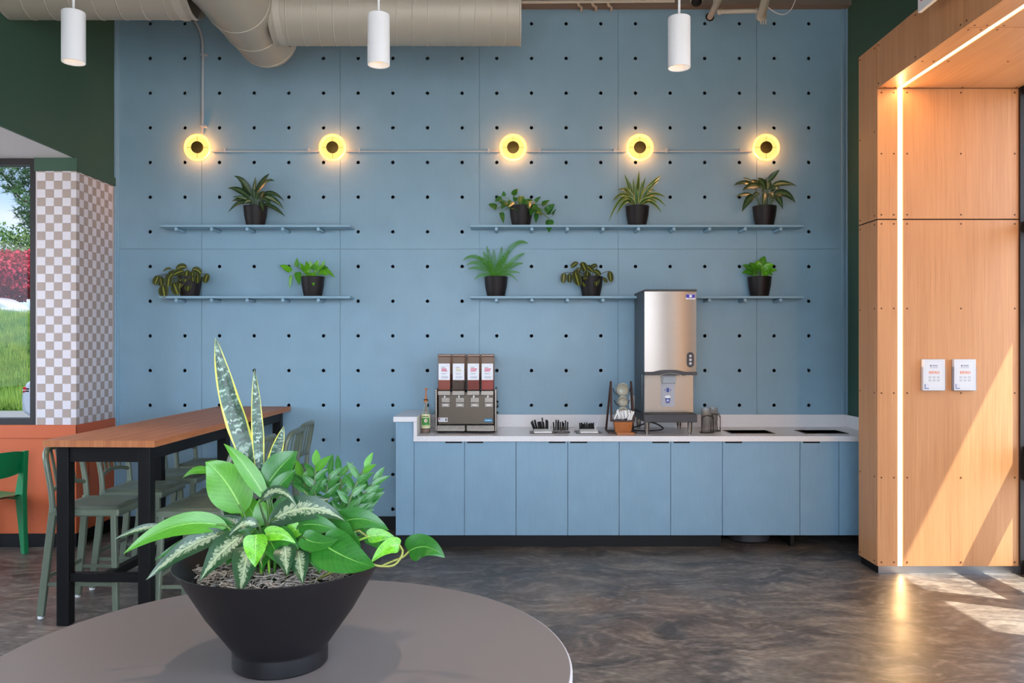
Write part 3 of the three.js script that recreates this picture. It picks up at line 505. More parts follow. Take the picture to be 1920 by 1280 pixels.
{ // A-frame rack of cup lids
  const Z = 0.5, c = at(1166, 810, Z), r = thing('lid_rack', 'dark wooden A-frame rack of cup lids left of the ice machine', 'lid rack', [c.x, CT, Z]);
  const w = 0.115;
  mesh('base', rbx(-w, w, 0.0, 0.012, -0.16, 0.06, 0.003), M.darkWood, r);
  for (const s of [-1, 1]) {
    mesh('upright', bar(V(s * w * 0.98, 0.01, -0.15), V(s * w * 0.72, 0.42, -0.06), 0.016, 0.02), M.darkWood, r);
    mesh('upright', bar(V(s * w * 0.8, 0.1, 0.05), V(s * w * 0.72, 0.42, -0.06), 0.016, 0.02), M.darkWood, r);
  }
  for (const [y, z, k] of [[0.345, -0.02, 0.058], [0.25, 0.0, 0.048], [0.165, 0.02, 0.046]]) {
    const pts = []; for (let i = 0; i <= 12; i++) { const t = Math.PI * (1 + i / 12); pts.push(V(Math.cos(t) * (k + 0.012), y + 0.02 + Math.sin(t) * k, z)); }
    mesh('wire_cradle', tube(pts, 0.0035, 20, 6), M.black, r);
    const stack = mesh('lid_stack', new THREE.CylinderGeometry(k - 0.012, k - 0.008, 0.11, 24).rotateX(Math.PI / 2 - 0.15).translate(0.008, y + 0.012, z - 0.04), phy(srgb(170, 168, 150), 0.25, { transmission: 0.3, thickness: 0 }), r);
    mesh('lid', lathe([[0, 0.012], [k * 0.5, 0.01], [k - 0.016, 0.004], [k - 0.008, -0.004], [k - 0.008, -0.01]], 22).rotateX(Math.PI / 2 - 0.15).translate(0.008, y + 0.005, z + 0.02), phy(srgb(186, 182, 162), 0.25, { transmission: 0.35, thickness: 0, side: THREE.DoubleSide }), stack);
  }
  mesh('shelf', rbx(-0.085, 0.09, 0.1, 0.112, -0.02, 0.1, 0.003), M.darkWood, r);
  const bin = mesh('bin', new THREE.CylinderGeometry(0.105, 0.085, 0.09, 4, 1).rotateY(Math.PI / 4).scale(1, 1, 0.72).translate(0, 0.055, 0.05), M.boxWood, r);
  mesh('front_rail', rbx(-0.055, 0.085, 0.0, 0.018, 0.1, 0.125, 0.003), M.boxWood, r);
  const pk = [];
  for (let k = 0; k < 26; k++) pk.push(new RoundedBoxGeometry(0.012, rr(0.05, 0.075), 0.04, 1, 0.002).rotateZ(rr(-0.5, 0.5)).rotateY(rr(-0.6, 0.6)).translate(rr(-0.06, 0.075), rr(0.135, 0.165), rr(-0.005, 0.07)));
  tag(mesh('sugar_packets', join(pk), M.ivory), 'white paper packets heaped on the lid rack', 'packets', null, 'stuff').position.set(c.x, CT, Z);
}
{ // cutlery wells in the worktop
  const well = (px, label, n, lean, hgt, white) => {
    const c = at(px, 803, 0.47), r = thing('cutlery_tray', label, 'cutlery tray', [c.x, CT, 0.42], 0);
    if (white) mesh('flange', join(bx(-0.105, 0.105, 0.0, 0.004, 0.06, 0.15), bx(-0.105, -0.085, 0.0, 0.004, -0.05, 0.06), bx(0.085, 0.105, 0.0, 0.004, -0.05, 0.06), bx(-0.105, 0.105, 0, 0.004, -0.07, -0.05)), M.steelDark, r);
    else mesh('flange', new THREE.TorusGeometry(0.062, 0.006, 6, 28).rotateX(Math.PI / 2).scale(1, 0.4, 1).translate(0, 0.003, 0.03), M.black, r);
    if (white) { mesh('napkin_stack', rbx(-0.07, 0.075, 0.004, 0.034, 0.03, 0.12, 0.004).applyMatrix4(new THREE.Matrix4().makeRotationX(0.14)), M.ivory, r); mesh('divider', bar(V(0.055, 0.02, 0.04), V(0.055 + lean, 0.12, 0.03), 0.004, 0.05, V(0, 0, 1)), M.ivory, r); }
    for (let k = 0; k < n; k++) {
      const x = -0.085 + 0.15 * k / (n - 1) - 0.0, a = (hgt < 0.07 ? rr(-0.08, 0.08) : -0.35 + 0.4 * k / n + rr(-0.1, 0.1)), L = hgt * rr(0.85, 1.35);
      const u = mesh('utensil', bar(V(x * 0.75, 0.012, rr(-0.02, 0.02)), V(x * 0.75 + Math.sin(a) * L, 0.02 + Math.cos(a) * L, rr(-0.04, 0.01)), 0.011, 0.004, V(0, 0, 1)), M.black, r);
    }
  };
  well(1017, 'steel tray with leaning black forks and white napkins, nearest the juice dispenser', 13, 0.004, 0.075, true);
  well(1054, 'round well of upright black utensils between the napkin trays', 9, 0, 0.062, false);
  well(1103, 'steel tray with short black knives and slanted white divider, nearest the lid rack', 14, 0.03, 0.045, true);
}
{ // clear cups in wire holders
  const clear = phy(srgb(240, 238, 236), 0.04, { transmission: 0.93, thickness: 0, side: THREE.DoubleSide });
  const holder = (px, z, label, cups) => {
    const c = at(px, 800, z), h = thing('cup_holder', label, 'cup holder', [c.x, CT, z], 0);
    mesh('base', new THREE.TorusGeometry(0.05, 0.003, 6, 28).rotateX(Math.PI / 2).translate(0, 0.004, 0), M.black, h);
    for (const t of [0, Math.PI / 2]) {
      const pts = [V(-0.047, 0.0, 0.048), V(-0.047, 0.11, 0.048), V(-0.03, 0.135, 0.048), V(0, 0.145, 0.048), V(0.03, 0.135, 0.048), V(0.047, 0.11, 0.048), V(0.047, 0.0, 0.048)].map((v) => v.applyAxisAngle(UPV, t));
      mesh('hoop', tube(pts, 0.003, 36, 6), M.black, h);
    }
    const n = 9; const st = thing('cup_stack', cups, 'cups', [c.x, CT + 0.004, z]);
    for (let k = 0; k < n; k++) mesh('cup', lathe([[0, 0.001], [0.03, 0.001], [0.041, 0.1], [0.0425, 0.102], [0.041, 0.104]], 24).translate(0, k * 0.0115, 0), clear, st);
  };
  holder(1324, 0.47, 'black wire holder on the worktop beside the ice machine', 'stack of clear plastic cups beside the ice machine');
  holder(1337, 0.33, 'black wire holder on the worktop nearer the wall', 'stack of clear plastic cups nearer the wall');
}
// ------------------------------------------------------------------ wall shelves on dowels
function shelf(label, x0, x1, y, first, n) {
  const s = thing('wall_shelf', label, 'shelf', [0, 0, 0], 0, 'blue shelves on the pegboard wall');
  mesh('board', rbx(x0, x1, y + 0.0145, y + 0.0345, 0.001, 0.195, 0.003), M.blueShelf, s);
  for (let k = 0; k < n; k++) mesh('dowel', new THREE.CylinderGeometry(0.0142, 0.0142, 0.2, 16).rotateX(Math.PI / 2).translate(first + k * PITCH, y, 0.082), M.blueShelf, s);
}
const Y1 = SEAM_Y + PITCH / 2, Y2 = SEAM_Y - 1.5 * PITCH, SH1 = Y1 + 0.0345, SH2 = Y2 + 0.0345;
shelf('short blue shelf holding one dark-leaved plant above the bar table', -3.02, -1.385, Y1, -2.881, 5);
shelf('short blue shelf holding prayer plant and lime pothos above the bar table', -3.02, -1.385, Y2, -2.881, 5);
shelf('long blue shelf directly below the sconces holding three plants', -0.36, 2.5, Y1, -0.134, 9);
shelf('long blue shelf passing behind the ice machine', -0.36, 2.5, Y2, -0.134, 9);

// ------------------------------------------------------------------ high bar table
{
  const near = 2.568, xa = -2.345, xb = -2.262, turn = Math.atan2(xb - xa, near), len = near / Math.cos(turn) - 0.012;
  const t = thing('bar_table', 'long butcher-block bar table on black steel legs', 'table', [xb, 0, 0.012], -turn);
  const W = 0.645, n = 13, w = W / n, top = 1.071;
  const tones = [srgb(255, 255, 255), srgb(246, 240, 236), srgb(252, 246, 240), srgb(240, 232, 228)].map((c) => std(c, 0.5, { map: blockTex }));
  for (let k = 0; k < n; k++) {
    const cut = 0.3 + 0.55 * ((k * 0.618) % 1), x0 = -W / 2 + k * w, parts = [[0, len * cut], [len * cut, len]];
    parts.forEach(([a, b], i) => mesh('stave', uvBox(rbx(x0 + 0.0001, x0 + w - 0.0001, top - 0.038, top, a + 0.0001, b - 0.0001, 0.0008), 'z', 1, k * 0.173 + i * 0.41, k * 0.37), tones[(k * 3 + i * 2) % 4], t));
  }
  const lw = 0.07, fr = [len - 0.05 - lw, len * 0.5, 0.06], lx = [-W / 2 + 0.085, W / 2 - 0.085];
  for (const z of fr) {
    for (const x of lx) mesh('leg', rbx(x - lw / 2, x + lw / 2, 0.0, top - 0.0385, z, z + lw, 0.004), M.blackSteel, t);
    mesh('apron', rbx(lx[0] + lw / 2, lx[1] - lw / 2, top - 0.13, top - 0.0385, z + 0.01, z + 0.06, 0.003), M.blackSteel, t);
    mesh('crossbar', rbx(lx[0] + lw / 2, lx[1] - lw / 2, 0.25, 0.3, z + 0.012, z + 0.058, 0.003), M.blackSteel, t);
  }
  for (const x of lx) mesh('side_rail', rbx(x - 0.02, x + 0.03, top - 0.12, top - 0.0385, fr[2] + lw, fr[0], 0.003), M.blackSteel, t);
  mesh('stretcher', rbx(-0.025, 0.025, 0.252, 0.298, fr[2] + 0.06, fr[0] + 0.01, 0.003), M.blackSteel, t);
}
// ------------------------------------------------------------------ aluminium bar stools, facing +x
function makeStool() {
  const s = thing('bar_stool', 'x', 'stool'), H = 0.655, w = 0.195;
  // seat: dished slab with turned-down edge
  const g = new THREE.PlaneGeometry(0.40, 0.40, 18, 18).rotateX(-Math.PI / 2), p = g.attributes.position;
  for (let i = 0; i < p.count; i++) {
    let x = p.getX(i), z = p.getZ(i);
    const e = Math.max(Math.abs(x), Math.abs(z)) / 0.2, dish = -0.016 * cl(1 - (x * x + z * z) / 0.028), front = x > 0.1 ? -0.35 * (x - 0.1) ** 2 * 10 : 0;
    const ridge = x > 0.02 ? 0.008 * Math.exp(-z * z / 0.002) : 0;
    if (e > 0.99) { p.setXYZ(i, x * 1.005, H - 0.012 + front * 0.1, z * 1.005); continue; }
    p.setY(i, H + dish + ridge + front * 0.12);
  }
  g.computeVertexNormals();
  mesh('seat', join(g, rbx(-0.2, 0.2, H - 0.058, H - 0.012, -0.2, 0.2, 0.012, 2)), M.stool, s);
  for (const k of [-1, 1]) {
    mesh('leg', bar(V(0.19, 0.012, k * (w + 0.012)), V(0.165, H - 0.02, k * (w - 0.012)), 0.034, 0.034), M.stool, s);
    mesh('leg', bar(V(-0.255, 0.012, k * (w + 0.012)), V(-0.19, H - 0.0, k * (w - 0.008)), 0.042, 0.03), M.stool, s);
    for (const [x, z] of [[0.19, w + 0.012], [-0.255, w + 0.012]]) mesh('foot', cyl(0.016, 0.018, 0.016, x, 0, k * z, 12), M.ivory, s);
    mesh('stretcher', bar(V(0.186, 0.2, k * (w + 0.005)), V(-0.235, 0.2, k * (w + 0.005)), 0.022, 0.012, V(0, 0, 1)), M.stool, s);
  }
  mesh('stretcher', bar(V(0.182, 0.26, -w), V(0.182, 0.26, w), 0.014, 0.026, V(0, 1, 0)), M.stool, s);
  mesh('stretcher', bar(V(-0.226, 0.24, -w), V(-0.226, 0.24, w), 0.012, 0.024, V(0, 1, 0)), M.stool, s);
  // back: hoop with rounded shoulders, slats and a bowed lower rail
  const top = 0.995, bxk = (y) => -0.19 - 0.055 * ((y - H) / (top - H)) ** 1.3, hoop = [];
  const outline = [[-w, H - 0.03], [-w, H + 0.1], [-w, top - 0.09], [-w + 0.012, top - 0.035], [-w + 0.05, top - 0.006], [-w + 0.11, top], [0, top + 0.002], [w - 0.11, top], [w - 0.05, top - 0.006], [w - 0.012, top - 0.035], [w, top - 0.09], [w, H + 0.1], [w, H - 0.03]];
  for (const [z, y] of outline) hoop.push(V(bxk(Math.max(H, y)) - 0.016 * (1 - (z / w) ** 2), y, z));
  const hg = tube(hoop, 0.0175, 60, 8);
  mesh('back_frame', hg, M.stool, s);
  const ry = H + 0.085, rail = []; for (let i = 0; i <= 8; i++) { const z = -w + 2 * w * i / 8; rail.push(V(bxk(ry) - 0.022 * (1 - (z / w) ** 2), ry + 0.028 * (1 - (z / w) ** 2), z)); }
  mesh('back_rail', tube(rail, 0.013, 24, 8), M.stool, s);
  for (const z of [-0.1, -0.035, 0.035, 0.1]) mesh('slat', bar(V(bxk(ry) - 0.02 * (1 - (z / w) ** 2), ry + 0.02, z), V(bxk(top) - 0.016 * (1 - (z / w) ** 2), top - 0.008, z), 0.024, 0.008, V(1, 0, 0)), M.stool, s);
  mesh('badge', bx(-0.199, -0.197, H - 0.045, H - 0.03, -0.03, 0.03), M.aluminium, s);
  return s;
}
{
  const proto = makeStool(), L = 'grey-green slat-back stool ', g1 = 'bar stools on the alcove side', g2 = 'bar stools on the counter side';
  const left = [[2.17, 'at the free end of the table, alcove side'], [1.6, 'second from the free end of the table, alcove side'], [1.03, 'second from the blue wall, alcove side of the table'], [0.45, 'next to the blue wall, alcove side of the table']];
  const right = [[2.225, 'at the free end of the table, counter side'], [1.76, 'second from the free end of the table, counter side'], [1.31, 'second from the blue wall, counter side of the table'], [0.79, 'next to the blue wall, counter side of the table']];
  left.forEach(([z, t], i) => { const x = -2.525 + 0.012 * i; if (!i) { proto.position.set(x, 0, z); proto.userData = { label: L + t, category: 'stool', group: g1 }; } else copyOf(proto, [x, 0, z], 0, L + t, g1); });
  right.forEach(([z, t], i) => copyOf(proto, [[-1.885, -1.875, -1.8, -1.85][i], 0, z], Math.PI, L + t, g2));
}
// ------------------------------------------------------------------ green side chair in the alcove (faces its own +x)
{
  const back = V(-3.785, 0, 0.86), f = V(-0.9, 0, -0.435).normalize(), turn = Math.atan2(-f.z, f.x), lat = V(-f.z, 0, f.x);
  const c0 = back.clone().addScaledVector(lat, -0.19).addScaledVector(f, 0.2);
  const c = thing('side_chair', 'glossy green metal chair with curved back by the orange wall', 'chair', [c0.x, 0, c0.z], turn);
  // sheet-steel rear legs: widest at the seat
  const sh = new THREE.Shape(); sh.moveTo(-0.235, 0); sh.lineTo(-0.2, 0); sh.lineTo(-0.135, 0.4); sh.lineTo(-0.128, 0.46); sh.lineTo(-0.17, 0.62); sh.lineTo(-0.215, 0.79); sh.lineTo(-0.235, 0.79); sh.lineTo(-0.215, 0.46); sh.lineTo(-0.222, 0.2);
  for (const k of [-1, 1]) {
    mesh('leg', new THREE.ExtrudeGeometry(sh, { depth: 0.03, bevelEnabled: true, bevelSize: 0.004, bevelThickness: 0.004, bevelSegments: 2 }).translate(0, 0.0, k * 0.19 - 0.015), M.greenChair, c);
    mesh('leg', rod(V(0.19, 0, k * 0.18), V(0.17, 0.44, k * 0.17), 0.012), M.greenChair, c);
    mesh('rail', rod(V(0.17, 0.425, k * 0.17), V(-0.17, 0.42, k * 0.18), 0.011), M.greenChair, c);
  }
  const shell = (u0, u1, v0, v1, fn, nu, nv) => { const g = new THREE.PlaneGeometry(1, 1, nu, nv), p = g.attributes.position; for (let i = 0; i < p.count; i++) { const u = u0 + (p.getX(i) + 0.5) * (u1 - u0), v = v0 + (p.getY(i) + 0.5) * (v1 - v0), q = fn(u, v); p.setXYZ(i, q.x, q.y, q.z); } g.computeVertexNormals(); return g; };
  const seatF = (o) => (u, v) => V(-0.19 + 0.39 * v, 0.452 + o - 0.03 * Math.exp(-(((v - 0.45) / 0.3) ** 2)) * (1 - u * u) - 0.03 * cl((v - 0.85) * 6) ** 2, u * (0.2 - 0.015 * v));
  mesh('seat', join(shell(-1, 1, 0, 1, seatF(0.006), 16, 16), shell(1, -1, 0, 1, seatF(-0.006), 16, 16)), M.greenChair, c);
  const backF = (o) => (u, v) => V(-0.165 - 0.05 * v - 0.035 * (1 - u * u) + o, 0.6 + 0.2 * v * (1 - 0.12 * u ** 4) + 0.03 * (1 - v) * u * u, u * 0.2);
  mesh('backrest', join(shell(-1, 1, 0, 1, backF(0.006), 20, 8), shell(1, -1, 0, 1, backF(-0.006), 20, 8)), M.greenChair, c);
}
// ------------------------------------------------------------------ round table
const TT = 0.74, TC = V(-0.638, 0, 4.958);
{
  const t = thing('round_table', 'large round pale grey table with paler rim', 'table', [TC.x, 0, TC.z]), R = 0.803;
  mesh('table_top', lathe([[0, TT - 0.03], [R - 0.012, TT - 0.03], [R - 0.012, TT - 0.001], [R - 0.006, TT], [0, TT]], 128), M.laminate, t);
  mesh('pale_rim', lathe([[R - 0.0118, TT - 0.031], [R - 0.003, TT - 0.03], [R, TT - 0.025], [R, TT - 0.006], [R - 0.003, TT - 0.001], [R - 0.0062, TT + 0.0002]], 128), M.rimPale, t);  // rim ring coloured a lighter grey than the top
  mesh('pedestal', lathe([[0.04, 0.02], [0.038, 0.6], [0.06, 0.69], [0.2, 0.708], [0.2, TT - 0.031], [0, TT - 0.031]], 40), M.blackSteel, t);
  mesh('foot', lathe([[0, 0], [0.36, 0], [0.36, 0.01], [0.1, 0.03], [0, 0.03]], 48), M.blackSteel, t);
}
// ------------------------------------------------------------------ ducts, pendants, sconces, pipes
{
  const r = 0.229, hc = 4.095, duct = (name, label, a, b, pitch, spiral = true, rad = r) => {
    const t = thing(name, label, 'duct'), d = b.clone().sub(a), L = d.length(), dir = d.clone().normalize(), g = new THREE.CylinderGeometry(rad, rad, 1, 48, 1, true).translate(0, 0.5, 0);
    mesh('duct_wall', between(g, a, b), M.duct, t);
    if (spiral) {
      const q = new THREE.Quaternion().setFromUnitVectors(UPV, dir), turns = L / pitch, n = Math.ceil(turns * 28), pts = [];
      for (let i = 0; i <= n; i++) { const th = i / 28 * 2 * Math.PI; pts.push(V(Math.cos(th) * rad, L * i / n, Math.sin(th) * rad).applyQuaternion(q).add(a)); }
      const sg = new THREE.TubeGeometry(new THREE.CatmullRomCurve3(pts), n, 0.005, 4, false);
      mesh('spiral_seam', sg, M.ductSeam, t);
    }
    return t;
  };
  const tx = -1.98, right = duct('spiral_duct', 'taupe spiral duct branch ending above the counter', V(tx + 0.2, hc, 1.06), V(0.062, hc, 1.06), 0.115);
  mesh('end_ring', new THREE.TorusGeometry(r, 0.007, 8, 48).rotateY(Math.PI / 2).translate(0.062, hc, 1.06), M.ductSeam, right);
  mesh('collar', new THREE.CylinderGeometry(r + 0.006, r + 0.006, 0.05, 48, 1, true).rotateZ(Math.PI / 2).translate(tx + 0.27, hc, 1.06), M.ductSeam, right);
  const left = duct('spiral_duct', 'taupe spiral duct branch running left over the green bulkhead', V(-4.6, hc, 1.56), V(tx - 0.2, hc, 1.56), 0.16);
  mesh('collar', new THREE.CylinderGeometry(r + 0.006, r + 0.006, 0.06, 48, 1, true).rotateZ(Math.PI / 2).translate(tx - 0.28, hc, 1.56), M.ductSeam, left);
  const trunk = duct('duct_trunk', 'broad taupe trunk duct coming forward from the wall with rounded end', V(tx, hc, 0.6), V(tx, hc, BACK_Z - 0.1), 0.2, false, r + 0.012);
  mesh('end_cap', lathe([[r + 0.012, 0], [r + 0.008, 0.05], [r - 0.03, 0.11], [r - 0.1, 0.15], [0, 0.165]], 48).rotateX(-Math.PI / 2).translate(tx, hc, 0.6), M.duct, trunk);
  for (const z of [0.6, 0.95, 1.32, 1.9, 2.5, 3.4]) mesh('seam', new THREE.TorusGeometry(r + 0.013, 0.004, 6, 48).translate(tx, hc, z), M.ductSeam, trunk);
  mesh('hanger', join(bx(tx - 0.01, tx + 0.01, hc + r, CEIL, 2.0, 2.02), bx(tx - 0.01, tx + 0.01, hc + r, CEIL, 5.0, 5.02)), M.ductSeam, trunk);
  mesh('hanger', join(bx(-0.6, -0.58, hc + r, CEIL, 1.05, 1.07)), M.ductSeam, right);
  mesh('hanger', join(bx(-3.0, -2.98, hc + r, CEIL, 1.55, 1.57)), M.ductSeam, left);
}
function pendant(x, z, y, label, group) {   // every pendant carries the same lamp
  const p = thing('pendant_light', label, 'pendant', [x, y, z], 0, group), R = 0.06, H = 0.275;
  mesh('shade', lathe([[R - 0.012, 0.03], [R - 0.004, 0.004], [R - 0.001, 0], [R, 0.002], [R, H - 0.003], [R - 0.003, H], [0, H]], 40), M.pendant, p);
  mesh('baffle', lathe([[R - 0.013, 0.03], [R - 0.02, 0.05], [0, 0.052]], 32), std(srgb(250, 228, 206), 0.5), p);
  mesh('lamp', new THREE.CylinderGeometry(0.03, 0.03, 0.006, 24).translate(0, 0.044, 0), std(srgb(255, 240, 220), 0.5, { emissive: new THREE.Color(1, 0.8, 0.58), emissiveIntensity: 0.5 }), p);
  mesh('stem', cyl(0.007, 0.007, CEIL - y - H, 0, H, 0, 10), M.pendant, p);
  const l = new THREE.SpotLight(new THREE.Color(1, 0.83, 0.64), 0.65, 0, 0.62, 0.6, 2); l.position.set(x, y + 0.036, z); l.target.position.set(x, 0, z); l.castShadow = true; l.shadow.radius = 1.2;
  scene.add(l, l.target);
}
pendant(-2.377, 2.77, 3.142, 'white cylinder pendant in front of the green bulkhead', 'pendants over the room');
pendant(-0.7225, 2.77, 3.128, 'white cylinder pendant in front of the taupe duct', 'pendants over the room');
pendant(0.906, 2.77, 3.112, 'white cylinder pendant between duct and sprinkler pipe', 'pendants over the room');
for (const [x, where] of [[-2.377, 'beyond the bar table end'], [-0.7225, 'straight above the planter bowl'], [0.906, 'in the aisle toward the side windows']]) pendant(x, 5.0, 3.13, 'white cylinder pendant ' + where, 'pendants over the room');
const amberGlass = phy(srgb(255, 236, 208), 0.05, { transmission: 0.9, thickness: 0, side: THREE.DoubleSide });
function sconce(px, label) {
  const c = at(px, 277.5, 0.06), s = thing('wall_sconce', label, 'sconce', [c.x, c.y, 0], 0, 'amber glass sconces along the conduit');
  const L = (pts, seg = 40) => lathe(pts, seg).rotateX(Math.PI / 2);
  mesh('back_plate', L([[0, 0.03], [0.05, 0.03], [0.055, 0.025], [0.055, 0]]), M.blueShelf, s);
  mesh('glass_dish', L([[0.05, 0.03], [0.085, 0.034], [0.112, 0.05], [0.1195, 0.075], [0.1205, 0.086], [0.117, 0.086], [0.109, 0.056], [0.084, 0.04], [0.05, 0.036]]), amberGlass, s);
  mesh('glow_ring', L([[0.045, 0.05], [0.078, 0.052], [0.093, 0.066], [0.0945, 0.082], [0.091, 0.084], [0.05, 0.084]]), std(srgb(184, 122, 30), 0.5, { emissive: new THREE.Color(1, 0.7, 0.2), emissiveIntensity: 0.15 }), s);
  mesh('spoke', join([0, 1, 2, 3].map((k) => bx(-0.0015, 0.0015, 0.05, 0.096, 0.084, 0.0855).applyMatrix4(new THREE.Matrix4().makeRotationZ(k * Math.PI / 2)))), std(srgb(206, 150, 70), 0.4, { metalness: 0.8 }), s);
  mesh('brass_disc', L([[0, 0.1], [0.048, 0.098], [0.052, 0.094], [0.052, 0.084], [0.0, 0.082]]), std(srgb(122, 92, 36), 0.42, { metalness: 0.7 }), s);
  const l = new THREE.PointLight(new THREE.Color(1, 0.5, 0.24), 0.11); l.position.set(c.x, c.y, 0.078); l.castShadow = true; l.shadow.radius = 1.5; scene.add(l);
}
sconce(372, 'round amber glass sconce at the foot of the vertical conduit');
sconce(624.5, 'round amber glass sconce above the right end of the short shelf');
sconce(962, 'round amber glass sconce above the trailing pothos');
sconce(1199, 'round amber glass sconce above the spiky striped plant');
sconce(1435, 'round amber glass sconce nearest the dark green wall');
{ // surface conduit
  const c = thing('wall_conduit', 'thin grey conduit linking the wall sconces', 'conduit'), y = at(0, 283.5, 0.02).y, x = (px) => at(px, 0, 0.02).x;
  const segs = [[396, 600], [648, 938], [986, 1174], [1224, 1410]];
  for (const [a, b] of segs) {
    mesh('pipe', rod(V(x(a), y, 0.016), V(x(b), y, 0.016), 0.0105, 12), M.conduit, c);
    for (const k of [a + 26, b - 22]) mesh('clamp', join(bx(x(k) - 0.007, x(k) + 0.007, y - 0.012, y + 0.024, 0.0, 0.028)), M.conduit, c);
  }
  const xv = x(379.5), yt = at(0, 66, 0.02).y;
  mesh('pipe', tube([V(xv, at(0, 252, 0.02).y, 0.016), V(xv, 3.7, 0.016), V(xv, yt - 0.12, 0.016), V(xv - 0.012, yt, 0.017), V(xv - 0.06, yt + 0.11, 0.02), V(xv - 0.14, yt + 0.2, 0.03), V(xv - 0.22, yt + 0.24, 0.05)], 0.0115, 60, 10), M.conduit, c);
  for (const py of [104, 238]) mesh('clamp', bx(xv - 0.014, xv + 0.04, at(0, py, 0).y - 0.008, at(0, py, 0).y + 0.008, 0, 0.03), M.conduit, c);
}
{ // services under the ceiling at the top of the blue wall
  const A = (px, py, z) => at(px, py, z);
  const sp = thing('sprinkler_pipe', 'tan sprinkler pipe with elbow fittings and hanging head', 'pipe');
  const z = 0.55, e1 = A(1338, 24, 0.2), e2 = A(1432, 20, z);
  mesh('pipe', rod(A(1345, 22, 0.45), A(1424, 20, z), 0.018, 14), M.pipeTan, sp);
  mesh('pipe', rod(A(1427, 30, z), A(1452, -60, z + 0.9), 0.034, 16), M.pipeTan, sp);
  mesh('pipe', rod(A(1331, 32, 0.0), A(1352, -10, 1.1), 0.026, 14), M.pipeTan, sp);
  mesh('pipe', rod(A(1340, 20, 0.45), V(A(1340, 20, 0.45).x, CEIL, 0.45), 0.013, 12), M.pipeTan, sp);
  mesh('coupling', new THREE.SphereGeometry(0.042, 18, 14).translate(...A(1428, 30, z).toArray()), M.pipeTan, sp);
  mesh('coupling', rod(A(1346, 22, 0.45), A(1352, 22, 0.46), 0.025, 14), M.pipeTan, sp);
  mesh('coupling', rod(A(1418, 20, z), A(1425, 20, z), 0.025, 14), M.pipeTan, sp);
  const hd = A(1431, 40, z); for (const dx of [-0.02, 0.0, 0.02]) mesh('head_prong', bx(hd.x + dx - 0.004, hd.x + dx + 0.004, hd.y - 0.025, hd.y + 0.02, hd.z - 0.005, hd.z + 0.005), M.pipeTan, sp);
  mesh('escutcheon', new THREE.TorusGeometry(0.032, 0.006, 8, 24).translate(A(1331, 32, 0.0).x, A(1331, 32, 0).y, 0.003), M.black, sp);
  const cd = thing('ceiling_conduit', 'tan electrical conduits dipping into the wall head', 'conduit');
  const y0 = A(0, 4, 0.32).y;
  mesh('pipe', rod(V(A(978, 0, 0.32).x, y0, 0.32), V(A(1265, 0, 0.32).x, y0 + 0.01, 0.32), 0.013, 10), M.pipeTan, cd);
  for (const px of [1090, 1117, 1146]) mesh('pipe', tube([V(A(px - 8, 0, 0.3).x, y0 + 0.2, 0.3), V(A(px - 6, 0, 0.25).x, y0 + 0.02, 0.25), A(px, 12, 0.1), A(px, 20, 0.012)], 0.011, 20, 8), M.pipeTan, cd);
  tag(mesh('hanging_wire', tube([A(1440, 14, 0.3), A(1455, 24, 0.3), A(1470, 27, 0.3), A(1483, 18, 0.3), A(1492, -4, 0.3), A(1493, -30, 0.3)], 0.004, 30, 6), M.ivory), 'pale loose wire looping below the beam', 'wire');
  const cam = A(1306, 2, 0.5), sc = thing('security_camera', 'small dark dome camera under the ceiling beam', 'camera', [cam.x, cam.y, cam.z]);
  mesh('dome', new THREE.SphereGeometry(0.045, 20, 12, 0, 7, Math.PI / 2, Math.PI / 2), M.black, sc);
  mesh('base', join(cyl(0.052, 0.05, 0.03, 0, 0, 0, 24), cyl(0.012, 0.012, CEIL - cam.y - 0.03, 0, 0.03, 0, 10)), M.pipeTan, sc);
  const bm = struct('trim_5', join(bx(-0.2, RX, 4.78, CEIL, 0.55, 0.62), bx(0.8, 0.87, 4.8, CEIL, 0.62, 3.5), bx(2.0, 2.07, 4.8, CEIL, 0.62, 3.5)), M.ceilingTan, 'taupe ceiling joists');
}
